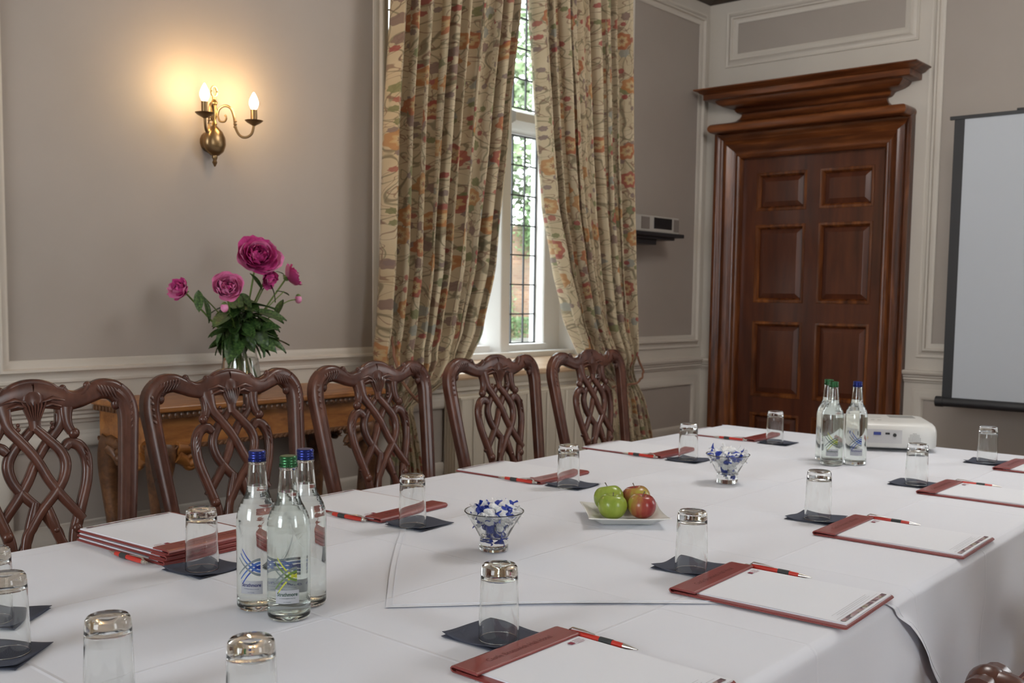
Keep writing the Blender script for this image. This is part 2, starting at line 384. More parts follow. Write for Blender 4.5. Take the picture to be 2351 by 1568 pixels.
lw = node(t, 'ShaderNodeLayerWeight', Blend=.5); fr = t.nodes.new('ShaderNodeMath'); fr.operation = 'MULTIPLY_ADD'; pw_ = t.nodes.new('ShaderNodeMath'); pw_.operation = 'POWER'; pw_.inputs[1].default_value = 5.0; t.links.new(lw.outputs['Facing'], pw_.inputs[0]); t.links.new(pw_.outputs[0], fr.inputs[0]); fr.inputs[1].default_value = .9; fr.inputs[2].default_value = .03; tr = node(t, 'ShaderNodeBsdfTransparent'); gl = node(t, 'ShaderNodeBsdfGlossy', Roughness=.02); mx = t.nodes.new('ShaderNodeMixShader')
tr.inputs[0].default_value = (.96, .98, .97, 1)
t.links.new(fr.outputs[0], mx.inputs[0]); t.links.new(tr.outputs[0], mx.inputs[1]); t.links.new(gl.outputs[0], mx.inputs[2]); t.links.new(mx.outputs[0], t.nodes['Material Output'].inputs[0])
rnd = random.Random(3)
for z0, z1, nr in ((ZB, ZT0, 7), (ZT1, ZTOP, 4)):
    pw, ph = .32/3-.006, (z1-z0)/nr-.006
    m = MB(); m.box(-pw/2, pw/2, -.001, .001, -ph/2, ph/2); proto = m.build('pane', GP, win)
    first = True
    for a, b in lights:
        for i in range(3):
            for j in range(nr):
                o = proto if first else proto.copy()
                if not first: COL.objects.link(o)
                first = False; o.location = (a+(b-a)*(i+.5)/3-WO[0], rnd.uniform(-.0008, .0008), z0+(z1-z0)*(j+.5)/nr); o.rotation_euler = (rnd.uniform(-.006, .006), 0, rnd.uniform(-.01, .01))
m = MB()   # splayed reveals and sloping sill
m.add([(REC1, WY-.006, SILL-.02), (REC1-.062, GY-.06, SILL-.02), (REC1-.062, GY-.06, HEAD), (REC1, WY-.006, HEAD)], [(0,1,2,3)])
m.add([(REC0, WY-.006, SILL-.02), (REC0+.06, GY-.06, SILL-.02), (REC0+.06, GY-.06, HEAD), (REC0, WY-.006, HEAD)], [(3,2,1,0)])
struct(m.build('trim_3', WHITE))
m = MB(); P = [(WY-.045, SILL-.02), (WY-.052, SILL-.01), (WY-.048, SILL+.005), (WY-.04, SILL+.01), (GY-.05, LB), (GY-.05, LB-.06), (WY, SILL-.05), (WY, SILL-.03)]
n = len(P); m.add([(REC0, y, z) for y, z in P]+[(REC1, y, z) for y, z in P], [(i, (i+1) % n, n+(i+1) % n, n+i) for i in range(n)]+[tuple(range(n)), tuple(range(n, 2*n))])
struct(m.build('trim_4', SILLW))
m = MB(); m.strip(farmap, REC0-.02, REC1+.02, [(.838, .006), (.842, .018), (.858, .02), (.87, .034), (.89, .04), (.896, .046), (.896, .006)]); struct(m.build('trim_5', FRAME, smooth=True, angle=35))

# ------------------------------------------------------------------ outside
GRAVEL = paint('pale_drive', (0.24, 0.235, 0.22), 0.9, .1)
m = MB(); m.box(-30, 130, 4.3, 120, -.75, -.55); struct(m.build('floor_outside', GRAVEL))
BRK = M('old_brick', (0.5, 0.3, 0.2), 0.9); t, b = nt(BRK)
br = node(t, 'ShaderNodeTexBrick', Scale=1.0); br.inputs['Color1'].default_value = (.20, .095, .055, 1); br.inputs['Color2'].default_value = (.30, .18, .11, 1); br.inputs['Mortar'].default_value = (.26, .21, .17, 1)
br.inputs['Brick Width'].default_value = .26; br.inputs['Row Height'].default_value = .10; br.inputs['Mortar Size'].default_value = .012
t.links.new(coords(t, 'Object', (1, 1, 1), (PI/2, 0, 0)), br.inputs['Vector']); nz = node(t, 'ShaderNodeTexNoise', Scale=.8, Detail=5.0); t.links.new(coords(t), nz.inputs['Vector'])
t.links.new(mixc(t, ramp(t, nz.outputs[0], [(.4, (0,0,0)), (.65, (.75,.75,.75))]), br.outputs[0], (.14, .105, .08)), b.inputs['Base Color']); bump(t, b, br.outputs[1], .5, .02)
fwd = Vector((math.cos(YAW), math.sin(YAW), 0)); side = Vector((math.sin(YAW), -math.cos(YAW), 0))
def out(d, s, z): p = fwd*d+side*s; return Vector((p.x, p.y, z))
wallo = MB(); wallo.box(-14, 14, -.2, .2, 0, 4.6); wallo.box(-14.1, 14.1, -.28, .28, 4.6, 4.75); gw = wallo.build('garden_wall', BRK); gw.location = out(44, .5, -.56); gw.rotation_euler = (0, 0, YAW-PI/2)
tag(gw, 'weathered orange brick garden wall seen through the leaded panes', 'wall')
def leafmat(name, a, b_, c):
    m = M(name, b_, 0.6); t, b = nt(m); n = node(t, 'ShaderNodeTexNoise', Scale=1.3, Detail=3.0); t.links.new(coords(t), n.inputs['Vector'])
    t.links.new(ramp(t, n.outputs[0], [(.35, a), (.5, b_), (.68, c)]), b.inputs['Base Color']); b.inputs['Subsurface Weight'].default_value = 0; return m
LF1 = leafmat('tree_leaves', (.06, .10, .035), (.13, .19, .08), (.24, .30, .16)); LF2 = leafmat('hedge_leaves', (.045, .085, .025), (.10, .18, .06), (.17, .25, .11)); BARK = M('bark', (.14, .11, .09), .9)
def leaves(m, rg, n, fn, s):
    for _ in range(n):
        p = fn(); u = Vector((rg.gauss(0, 1), rg.gauss(0, 1), rg.gauss(0, 1))).normalized(); v = u.orthogonal().normalized(); q = s*rg.uniform(.6, 1.3)
        m.add([p-u*q, p+v*q*.5, p+u*q, p-v*q*.5], [(0,1,2,3)])
def tree(loc, h, r, n, label, seed, s=.22, trunk=True):
    rg = random.Random(seed); T = thing('garden_tree', label, 'tree', loc, 0, 'trees beyond the window')
    blobs = [(Vector((rg.uniform(-r, r)*.75, rg.uniform(-r, r)*.75, h*rg.uniform(.35, .92))), r*rg.uniform(.3, .5)) for _ in range(14)]
    def pt():
        c, q = rg.choice(blobs); d = Vector((rg.gauss(0, 1), rg.gauss(0, 1), rg.gauss(0, 1))).normalized(); return c+d*q*rg.uniform(.6, 1)
    m = MB(); leaves(m, rg, n, pt, s); m.build('crown', LF1, T, normals=False)
    m = MB(); m.tube([(0,0,0), (.1, 0, h*.3), (0, .1, h*.7)], [.35, .25, .1], 8)
    for c, q in blobs[:9]: m.tube([(0, .05, h*rg.uniform(.25, .5)), c*.6+Vector((0, 0, h*.22)), c], [.16, .09, .03], 6)
    m.build('trunk', BARK, T, smooth=True)
tree(out(58, -2.5, -.56), 17, 6.5, 11000, 'tall leafy tree rising behind the left part of the brick garden wall', 11, .3)
tree(out(62, 6, -.56), 14, 6, 9000, 'pale green tree beyond the right part of the brick garden wall', 12, .3)
tree(out(30, 2.2, -.56), 15, 4.4, 2600, 'near tree with thin dark branches against the white sky', 13, .2)
rg = random.Random(5)
m = MB(); leaves(m, rg, 7000, lambda: Vector((rg.uniform(-6, 6), rg.uniform(-.5, .5), rg.uniform(0, 1)**.5*.95)), .07); hd = m.build('hedge', LF2, normals=False); hd.location = out(41, .5, -.56); hd.rotation_euler = (0, 0, YAW-PI/2); tag(hd, 'low clipped green hedge in front of the garden wall', 'hedge')
m = MB(); leaves(m, rg, 1800, lambda: Vector((rg.gauss(0, .30), rg.gauss(0, .2), abs(rg.gauss(0, .70)))), .08); hd = m.build('bush', LF1, normals=False); hd.location = out(42.5, -.50, .15); tag(hd, 'loose bush above the clipped hedge against the bricks', 'bush')
m = MB(); leaves(m, rg, 1500, lambda: Vector((rg.gauss(0, .38), rg.uniform(-.25, .1), rg.gauss(0, .50))), .08); hd = m.build('climbing_plant', LF2, normals=False); hd.location = out(43.6, .95, 3.9); hd.rotation_euler = (0, 0, YAW-PI/2); tag(hd, 'green creeper spilling over the top of the garden wall', 'plant')
# ------------------------------------------------------------------ curtains
def fabric():
    m = M('crewel_curtain_fabric', (.6, .5, .35), .85); t, b = nt(m); b.inputs['Sheen Weight'].default_value = .15
    uv = node(t, 'ShaderNodeUVMap'); uv.uv_map = 'uv'; U = uv.outputs[0]
    n0 = node(t, 'ShaderNodeTexNoise', Scale=5.0, Detail=2.0); t.links.new(U, n0.inputs['Vector'])
    vadd = node(t, 'ShaderNodeMix', data_type='VECTOR'); 
    sub = t.nodes.new('ShaderNodeVectorMath'); sub.operation = 'MULTIPLY_ADD'; t.links.new(n0.outputs['Color'], sub.inputs[0]); sub.inputs[1].default_value = (.045, .045, 0); t.links.new(U, sub.inputs[2])
    W = sub.outputs[0]
    col = (0.56, 0.455, 0.30)
    base = node(t, 'ShaderNodeTexNoise', Scale=9.0); t.links.new(U, base.inputs['Vector'])
    c = ramp(t, base.outputs[0], [(.3, (.52, .41, .255)), (.7, (.61, .50, .335))])
    # curling vines: contour lines of two smooth noises
    for sc, w0, colr in ((6.0, .020, (.14, .11, .06)), (10.0, .022, (.19, .16, .09)), (15.0, .022, (.20, .09, .06))):
        n = node(t, 'ShaderNodeTexNoise', Scale=sc, Detail=0.0, Distortion=1.2); t.links.new(U, n.inputs['Vector'])
        d = math_n(t, 'ABSOLUTE', math_n(t, 'SUBTRACT', n.outputs[0], .5)); f = ramp(t, d, [(w0*.5, (.7, .7, .7)), (w0, (0, 0, 0))]); c = mixc(t, f, c, colr)
    def motifs(c, scale, r0, keep, pal, ringed, off, dist=0.8):
        mp = t.nodes.new('ShaderNodeMapping'); mp.inputs['Location'].default_value = (off, off*1.7, 0); t.links.new(W, mp.inputs[0])
        v = node(t, 'ShaderNodeTexVoronoi', Scale=scale, Randomness=.85); v.voronoi_dimensions = '2D'; t.links.new(mp.outputs[0], v.inputs['Vector'])
        d = v.outputs['Distance']; sx = node(t, 'ShaderNodeSeparateColor'); t.links.new(v.outputs['Color'], sx.inputs[0])
        # lobed edge
        vs = t.nodes.new('ShaderNodeVectorMath'); vs.operation = 'SUBTRACT'; sc2 = t.nodes.new('ShaderNodeVectorMath'); sc2.operation = 'SUBTRACT'
        t.links.new(mp.outputs[0], sc2.inputs[0]); t.links.new(v.outputs['Position'], sc2.inputs[1])
        xy = node(t, 'ShaderNodeSeparateXYZ'); t.links.new(sc2.outputs[0], xy.inputs[0])
        ang = math_n(t, 'ARCTAN2', xy.outputs[1], xy.outputs[0]); lob = math_n(t, 'MULTIPLY', math_n(t, 'SINE', math_n(t, 'MULTIPLY', ang, 7.0)), r0*.09)
        dd = math_n(t, 'ADD', d, lob)
        on = math_n(t, 'LESS_THAN', sx.outputs[0], keep)
        body = math_n(t, 'MULTIPLY', math_n(t, 'LESS_THAN', dd, r0), on)
        hue = ramp(t, sx.outputs[1], [(i/len(pal), p) for i, p in enumerate(pal)]); t.nodes[-1] if False else None
        hr = [n for n in t.nodes if n.type == 'VALTORGB'][-1]; hr.color_ramp.interpolation = 'CONSTANT'
        if ringed:
            inner = ramp(t, dd, [(r0*.18, (.30, .24, .16)), (r0*.3, (.58, .42, .22)), (r0*.62, (.52, .30, .12)), (r0*.74, (.2, .06, .03))])
            isin = math_n(t, 'LESS_THAN', dd, r0*.60); hue = mixc(t, isin, hue, inner)
            isc = math_n(t, 'LESS_THAN', dd, r0*.22); hue = mixc(t, isc, hue, (.30, .13, .06))
        return mixc(t, math_n(t, 'MULTIPLY', body, .88), c, hue)
    c = motifs(c, 12.0, .26, .34, [(.21, .21, .09), (.30, .29, .24), (.24, .15, .12), (.20, .20, .10)], False, 3.1)
    c = motifs(c, 22.0, .26, .30, [(.34, .07, .06), (.36, .11, .08), (.19, .19, .08), (.23, .16, .14)], False, 7.7)
    c = motifs(c, 5.2, .215, .72, [(.46, .19, .06), (.41, .13, .05), (.37, .09, .06), (.45, .22, .08)], True, .4)
    tw = node(t, 'ShaderNodeTexNoise', Scale=420.0); t.links.new(U, tw.inputs['Vector'])
    t.links.new(c, b.inputs['Base Color']); bump(t, b, tw.outputs[0], .2, .0008)
    # a little daylight passes through the cloth
    out_ = t.nodes['Material Output']; tl = node(t, 'ShaderNodeBsdfTranslucent'); t.links.new(c, tl.inputs[0]); mx = t.nodes.new('ShaderNodeMixShader'); mx.inputs[0].default_value = .12
    t.links.new(b.outputs[0], mx.inputs[1]); t.links.new(tl.outputs[0], mx.inputs[2]); t.links.new(mx.outputs[0], out_.inputs[0])
    return m
FAB = fabric()
def lerp_tab(tab, z):
    tab = sorted(tab)
    if z <= tab[0][0]: return tab[0][1]
    for (a, p), (b, q) in zip(tab, tab[1:]):
        if z <= b: u = (z-a)/(b-a); u = u*u*(3-2*u)*.35+u*.65; return p+(q-p)*u
    return tab[-1][1]
def curtain(name, label, left, right, tie_z, seed, cw, bulge_sign, thr_x):
    rg = random.Random(seed); T = thing(name, label, 'curtain', (0, 0, 0), 0, 'curtains at the window')
    zs = []; z = 3.09
    while z > .03: zs.append(z); z -= .022 if .75 < z < 1.35 else .045
    NU = 150; K = 9; ph = [rg.uniform(0, 6.28) for _ in range(6)]; ax = [rg.uniform(.6, 1.25) for _ in range(K+2)]
    Y0 = 3.165; s = Y0/3.2
    m = MB(); vs = []; uvs = []
    for z in zs:
        xl, xr = lerp_tab(left, z), lerp_tab(right, z); near = math.exp(-((z-tie_z)/.10)**2)
        wd = xr-xl; dep = .072*min(1, .26+wd/.8)*(1-.5*near)
        for i in range(NU+1):
            u = i/NU; uu = u+.018*math.sin(6.28*u*2.3+ph[0])+.012*math.sin(6.28*u*4.1+ph[1]+z*.7)
            k = uu*K; a = ax[int(max(0, min(K, k)))]*(1-abs((k % 1)-.5)*.0)
            s1 = math.sin(2*PI*k+.25*math.sin(z*2.1+ph[2])); fold = math.copysign(abs(s1)**.75, s1)
            fine = .22*math.sin(2*PI*uu*K*2.3+ph[3]+z*.8)
            xx = xl+wd*(u+.028*math.cos(2*PI*k)*.9); yy = Y0-dep*(fold*a*.8+fine)
            gather = bulge_sign*0
            yy -= .05*math.exp(-((z-tie_z-.09)/.11)**2)*math.sin(PI*min(1, max(0, u)))
            yy += .02*near
            X = xx*s; Z = 1.3+(z-1.3)*s
            vs.append((X, min(yy, WY-.055), max(Z, .012))); uvs.append((u*cw, z*1.0))
    nz = len(zs); m.add(vs, [(j*(NU+1)+i, j*(NU+1)+i+1, (j+1)*(NU+1)+i+1, (j+1)*(NU+1)+i) for j in range(nz-1) for i in range(NU)])
    m.uv = {i: q for i, q in enumerate(uvs)}
    o = m.build('drape', FAB, T, smooth=True, angle=180, normals=False); so = o.modifiers.new('thick', 'SOLIDIFY'); so.thickness = .0025
    return T
lc = curtain('curtain', 'left patterned curtain, its hem swept left and tied beside the wooden console', 
    [(3.1, 2.965), (2.5, 2.935), (1.97, 2.901), (1.43, 2.896), (1.19, 2.884), (1.05, 2.862), (.95, 2.862), (.88, 2.90), (.83, 2.935), (.7, 2.945), (.5, 2.95), (.05, 2.93)],
    [(3.1, 3.71), (2.66, 3.674), (2.05, 3.594), (1.45, 3.505), (1.13, 3.415), (1.02, 3.35), (.94, 3.27), (.88, 3.19), (.835, 3.10), (.80, 3.05), (.7, 3.055), (.5, 3.09), (.05, 3.13)], .84, 2, 1.55, 1, 2.9)
rc = curtain('curtain', 'right patterned curtain, swept right and tied beside the radiator end',
    [(3.1, 3.80), (2.7, 3.822), (2.09, 3.888), (1.75, 3.94), (1.467, 4.03), (1.2, 4.13), (1.0, 4.241), (.93, 4.33), (.87, 4.43), (.83, 4.52), (.78, 4.56), (.65, 4.54), (.5, 4.55), (.05, 4.55)],
    [(3.1, 4.60), (2.86, 4.606), (2.19, 4.64), (1.49, 4.692), (1.03, 4.735), (.92, 4.74), (.83, 4.79), (.7, 4.85), (.5, 4.925), (.05, 4.96)], .86, 9, 1.55, -1, 4.8)
CORD = M('rust_cord', (.20, .09, .05), .8)
for root, pts, hook in ((lc, [(2.99, 3.31, 1.178), (2.93, 3.20, 1.14), (2.84, 3.09, 1.06), (2.825, 3.03, .95), (2.88, 3.00, .87), (2.98, 3.02, .82), (3.03, 3.12, .81)], (2.99, WY, 1.18)),
                        (rc, [(4.79, 3.31, 1.10), (4.74, 3.25, 1.05), (4.69, 3.14, .97), (4.62, 3.05, .89), (4.54, 3.02, .85), (4.45, 3.06, .82), (4.43, 3.14, .82)], (4.795, WY, 1.10))):
    m = MB(); P = []
    for i in range(len(pts)-1):
        for k in range(8):
            u = k/8; P.append(tuple(pts[i][q]*(1-u)+pts[i+1][q]*u+.004*math.sin(i*8+k+q) for q in range(3)))
    m.tube(P, .006, 6); m.build('tieback', CORD, root, smooth=True)
    m = MB(); m.tube([(hook[0], WY-.002, hook[2]), (hook[0], WY-.03, hook[2])], .004, 8); m.ball((hook[0], WY-.036, hook[2]), .009); m.build('tieback_hook', BRASS2, root, smooth=True)

# ------------------------------------------------------------------ radiator
RADM = paint('cream_radiator_enamel', (.60, .54, .44), .4, .02)
R = thing('radiator', 'cream fluted radiator below the window sill', 'radiator', (4.05, 3.28, 0))
m = MB(); n = 17; x0, x1 = -.66, .66; sw = (x1-x0)/n; m2 = MB()
pr = [(-sw/2+.001, .0), (-sw/2+.004, -.009), (-sw/2+.013, -.013), (sw/2-.013, -.013), (sw/2-.004, -.009), (sw/2-.001, .0), (sw/2-.001, .012), (-sw/2+.001, .012)]
m2.prism(pr, .15, .812); proto = m2.build('section', RADM, R, smooth=False); proto.location = (x0+sw/2, -.045, 0)
for i in range(1, n): o = proto.copy(); COL.objects.link(o); o.location = (x0+sw*(i+.5), -.045, 0)
m.box(x0-.005, x1+.005, -.052, .055, .812, .825); m.build('top_grille', RADM, R, bevel=.003)
m = MB(); m.box(x0-.004, x0+.004, -.03, .055, .15, .812)
for k in range(5): m.tube([(x0-.004, -.022+k*.017, .15), (x0-.004, -.022+k*.017, .80)], .005, 6)
m.build('side_panel', RADM, R); m = MB(); m.box(x0, x1, -.032, .055, .15, .812); m.build('back_panel', RADM, R)
for sx in (-.5, .5): m = MB(); m.box(sx-.015, sx+.015, -.02, .055, 0, .16); m.build('foot', RADM, R)

# ------------------------------------------------------------------ chairs
SEATM = M('burgundy_woven_seat', (.13, .028, .03), .8); t, b = nt(SEATM)
wv = node(t, 'ShaderNodeTexWave', Scale=28.0, Distortion=1.5); wv.inputs['Detail'].default_value = 1.0; wv.bands_direction = 'Y'; t.links.new(coords(t), wv.inputs['Vector'])
t.links.new(ramp(t, wv.outputs[0], [(.55, (.085, .018, .022)), (.92, (.26, .13, .08))]), b.inputs['Base Color']); bump(t, b, wv.outputs[0], .3, .002)
def smooth_path(P, k=5):
    out = []
    for i in range(len(P)-1):
        p0, p1, p2, p3 = P[max(i-1, 0)], P[i], P[i+1], P[min(i+2, len(P)-1)]
        for j in range(k):
            u = j/k; out.append(tuple(.5*((2*b)+(-a+c)*u+(2*a-5*b+4*c-d)*u*u+(-a+3*b-3*c+d)*u**3) for a, b, c, d in zip(p0, p1, p2, p3)))
    out.append(tuple(P[-1])); return out
def carved_chair(name, label, arms=False, group=None):
    """front faces -y (toward the table); back rises at y = .0, leaning to +y"""
    T = thing(name, label, 'chair', (0, 0, 0), 0, group)
    lean = lambda v: .0+max(0, v-.48)*.17
    W3 = lambda u, v, dy=0: (u, lean(v)+dy-.018*(1-(u/.26)**2), v)
    def band(m, pts, t=.011, flatl=1.0, dy=0, k=5):     # pts (u, v, halfwidth)
        P = smooth_path(pts, k); m.tube([W3(p[0], p[1], dy) for p in P], [p[2]*1.12 for p in P], 8, flat=[t/max(p[2]*1.12, .002) for p in P], up=(0, -1, 0), sq=.55)
    # stiles
    for s in (-1, 1):
        m = MB(); P = smooth_path([(s*.195, .02, .017), (s*.19, .25, .017), (s*.195, .48, .019), (s*.212, .66, .021), (s*.228, .80, .022), (s*.240, .92, .023), (s*.244, .975, .024), (s*.236, 1.012, .024), (s*.214, 1.036, .0235)], 4)
        path = []; rr = []
        for u, v, r in P: path.append((u, lean(v)+(.12*(max(0, .46-v)/.46)**1.5)-.018*(1-(u/.26)**2), v)); rr.append(r)
        m.tube(path, [r*1.06 for r in rr], 8, flat=.8, up=(0, -1, 0), sq=.6)
        m.tube([(p[0]-s*.004, p[1]-.014, p[2]) for p in path[8:]], [r*.42 for r in rr[8:]], 6, up=(0, -1, 0))
        m.build('rear_leg', CHAIRW, T, smooth=True)
    # crest rail
    m = MB()
    for s in (-1, 1):
        band(m, [(s*.224, 1.020, .024), (s*.204, 1.038, .025), (s*.172, 1.042, .024), (s*.140, 1.030, .021), (s*.110, 1.020, .021), (s*.080, 1.020, .025), (s*.045, 1.030, .028), (0, 1.036, .030)], .0165)
        band(m, [(s*.135, 1.052, .0055), (s*.124, 1.038, .0055), (s*.105, 1.032, .0055), (s*.086, 1.037, .0055), (s*.075, 1.050, .0055)], .008, dy=-.010)
        for (u, v, r) in ((.137, 1.054, .0105), (.074, 1.050, .0095), (.056, 1.048, .009), (.152, 1.050, .009), (.222, 1.022, .0085)): m.ball(W3(s*u, v, -.008), r, 8, 6, (1, .8, 1))
        for k in range(7):
            u = .156+k*.009; m.tube([W3(s*u, 1.060-.0035*k*k*.12, -.012), W3(s*(u+.007), 1.044-k*.0012, -.0185), W3(s*(u+.018), 1.026-k*.002, -.0150)], [.0025, .0050, .0018], 6)
        for k in range(5):
            v = 1.008-k*.017; m.tube([W3(s*(.256-.001*k), v+.014, -.008), W3(s*(.246-.001*k), v, -.0195), W3(s*(.230-.001*k), v-.015, -.014)], [.0025, .0055, .002], 6)
        band(m, [(s*.060, 1.046, .007), (s*.045, 1.058, .0075), (s*.022, 1.066, .0075), (0, 1.068, .0075)], .010, dy=-.006)
        m.tube([W3(s*.018, 1.020, -.014), W3(s*.045, 1.028, -.018), W3(s*.075, 1.020, -.014)], [.003, .0055, .002], 6)
        m.tube([W3(s*.015, 1.008, -.014), W3(s*.040, 1.014, -.018), W3(s*.065, 1.006, -.014)], [.003, .005, .002], 6)
        m.ball(W3(s*.211, 1.000, .0), .013, 8, 6, (.9, .8, 1.2))
    m.build('crest_rail', CHAIRW, T, smooth=True, angle=60)
    # interlaced splat
    m = MB()
    m.tube([W3(0, v, -.008) for v in (1.06, 1.035, 1.0, .975, .95)], [.010, .032, .026, .016, .014], 8, flat=.42, up=(0, -1, 0))
    for k in range(-3, 4): m.tube([W3(k*.003, .975, -.015), W3(k*.0075, 1.01, -.022), W3(k*.010, 1.035-abs(k)*.004, -.013)], [.002, .0035, .0015], 5)
    for s in (-1, 1):
        d1, d2 = (-.005, .004) if s > 0 else (.004, -.005)
        band(m, [(0, .957, .009), (s*.026, .930, .0105), (s*.056, .896, .0115), (s*.067, .864, .0115), (s*.058, .826, .011), (s*.033, .790, .011), (s*-.002, .752, .0105), (s*-.026, .715, .0105), (s*-.040, .69, .010), (s*-.05, .62, .01)], .010, dy=d1)
        band(m, [(s*.078, 1.034, .016), (s*.075, 1.012, .019), (s*.070, .985, .016), (s*.062, .958, .0125), (s*.038, .928, .0115), (s*.016, .900, .011), (s*-.004, .868, .0105), (s*-.022, .830, .011), (s*-.050, .786, .011), (s*-.076, .752, .0105), (s*-.098, .722, .010)], .010, dy=d2)
        band(m, [(s*.086, 1.030, .016), (s*.082, 1.012, .017), (s*.078, .985, .0135), (s*.080, .958, .011), (s*.090, .938, .010)], .011, dy=-.002)
        m.ball(W3(s*.094, .936, -.006), .0145, 8, 6, (1, .9, 1)); m.ball(W3(s*.040, .955, -.010), .006, 6, 5); m.ball(W3(s*.040, .966, -.010), .005, 6, 5)
        band(m, [(s*.068, .900, .010), (s*.082, .912, .0125), (s*.104, .905, .013), (s*.119, .880, .0125), (s*.122, .850, .0115), (s*.117, .812, .0115), (s*.102, .765, .0115), (s*.087, .720, .012), (s*.076, .68, .012), (s*.072, .60, .013), (s*.08, .50, .018)], .011)
        for k in range(4): m.tube([W3(s*(.112+.002*k), .906-k*.012, -.010), W3(s*(.120), .896-k*.012, -.014), W3(s*(.126), .880-k*.012, -.009)], [.0015, .0035, .001], 5)
        m.ball(W3(s*.082, .702, -.008), .0135, 8, 6, (1, .8, 1)); m.ball(W3(s*.031, .704, -.006), .008, 6, 5)
        band(m, [(s*.012, .775, .008), (s*.018, .745, .012), (s*.026, .72, .012), (s*.036, .69, .010), (s*.06, .62, .012), (s*.05, .50, .02)], .010)
    m.build('splat', CHAIRW, T, smooth=True, angle=60)
    m = MB(); m.box(-.20, .20, -.022, .012, .42, .50); m.build('rear_rail', CHAIRW, T, bevel=.004)
    m = MB(); m.prism([(-.20, -.005), (.20, -.005), (.25, -.46), (-.25, -.46)], .39, .455); m.build('seat_frame', CHAIRW, T, bevel=.006)
    m = MB()
    def seatf(u, v):
        y = -.012-.44*v; hw = .195+.048*v; e = 1-max(abs(2*u-1)**8, abs(2*v-1)**8); return ((2*u-1)*hw, y, .456+.038*max(0, e)**.35)
    m.grid(seatf, 20, 20); m.build('seat', SEATM, T, smooth=True, angle=180)
    for s in (-1, 1):
        m = MB(); m.tube([(s*.228, -.43, .42), (s*.243, -.452, .34), (s*.235, -.445, .22), (s*.222, -.43, .10), (s*.226, -.44, .045)], [.030, .032, .022, .015, .017], 8); m.ball((s*.228, -.447, .026), .028, 8, 6, (1, 1.1, .9)); m.build('front_leg', CHAIRW, T, smooth=True)
    if arms:
        for s in (-1, 1):
            m = MB(); P = smooth_path([(s*.235, .035, .590), (s*.250, -.10, .560), (s*.262, -.20, .562), (s*.285, -.28, .585), (s*.292, -.335, .612), (s*.292, -.372, .615)], 5)
            m.tube(P, [.024+.012*min(1, i/len(P)*1.3) for i in range(len(P))], 12, flat=.72)
            m.ball((s*.292, -.372, .606), .043, 16, 12, (1.0, .9, .95)); m.ball((s*.339, -.366, .600), .026, 14, 10); m.ball((s*.245, -.366, .600), .026, 14, 10); m.tube([(s*.238, -.372, .608), (s*.348, -.372, .608)], .030, 14)
            m.build('armrest', CHAIRW, T, smooth=True)
            m = MB(); m.tube(smooth_path([(s*.290, -.31, .605), (s*.292, -.30, .56), (s*.27, -.28, .52), (s*.236, -.27, .44)], 4), .017, 8); m.build('arm_support', CHAIRW, T, smooth=True)
    return T
CH = [(1.125, 2.47, -.10, 'carved mahogany dining chair cut off by the left edge of the picture'),
      (1.705, 2.485, 0.0, 'carved mahogany dining chair in front of the flower vase'),
      (2.262, 2.475, .03, 'carved mahogany dining chair before the console end and left curtain'),
      (2.862, 2.475, .02, 'carved mahogany dining chair in front of the left half of the radiator'),
      (3.452, 2.475, .02, 'carved mahogany dining chair before the right curtain, farthest of the row')]
c0 = carved_chair('dining_chair', CH[0][3], group='carved chairs along the window side of the table'); c0.location = CH[0][:2]+(0,); c0.rotation_euler = (0, 0, CH[0][2])
for x, y, r, lb in CH[1:]: copy_tree(c0, (x, y, 0), r, lb)
ac = carved_chair('armchair', 'carved mahogany armchair with burgundy striped seat at the bottom right', True)
ac.location = (2.215, .145, 0); ac.rotation_euler = (0, 0, PI)

# ------------------------------------------------------------------ console table
T = thing('console_table', 'carved walnut console table standing against the wall beside the left curtain', 'console table', (2.15, 3.08, 0))
X0, X1, Y0, Y1 = -.475, .475, -.165, .225
m = MB(); m.box(X0-.012, X1+.012, Y0-.012, Y1, .915, .935); m.build('top', SIDEW, T, bevel=.005)
m = MB(); m.box(X0, X1, Y0, Y1, .895, .915)
n = 44
for k in range(n): x = X0+.01+(X1-X0-.02)*k/(n-1); m.ball((x, Y0-.001, .904), .008, 6, 4, (.8, .6, 1.2))
for k in range(18): y = Y0+.01+(Y1-Y0-.02)*k/17; m.ball((X0-.001, y, .904), .008, 6, 4, (.6, .8, 1.2)); m.ball((X1+.001, y, .904), .008, 6, 4, (.6, .8, 1.2))
m.build('carved_edge', SIDED, T)
m = MB(); m.box(X0+.02, X1-.02, Y0+.02, Y1-.005, .805, .896); m.build('apron', SIDEW, T)
m = MB(); m.box(X0+.012, X1-.012, Y0+.012, Y1-.004, .792, .806)
for k in range(46): x = X0+.02+(X1-X0-.04)*k/45; m.tube([(x-.006, Y0+.010, .793), (x+.006, Y0+.008, .803)], .0042, 5)
for k in range(18): y = Y0+.02+(Y1-Y0-.04)*k/17; m.tube([(X0+.009, y-.006, .793), (X0+.009, y+.006, .803)], .0042, 5)
m.build('rope_moulding', SIDED, T)
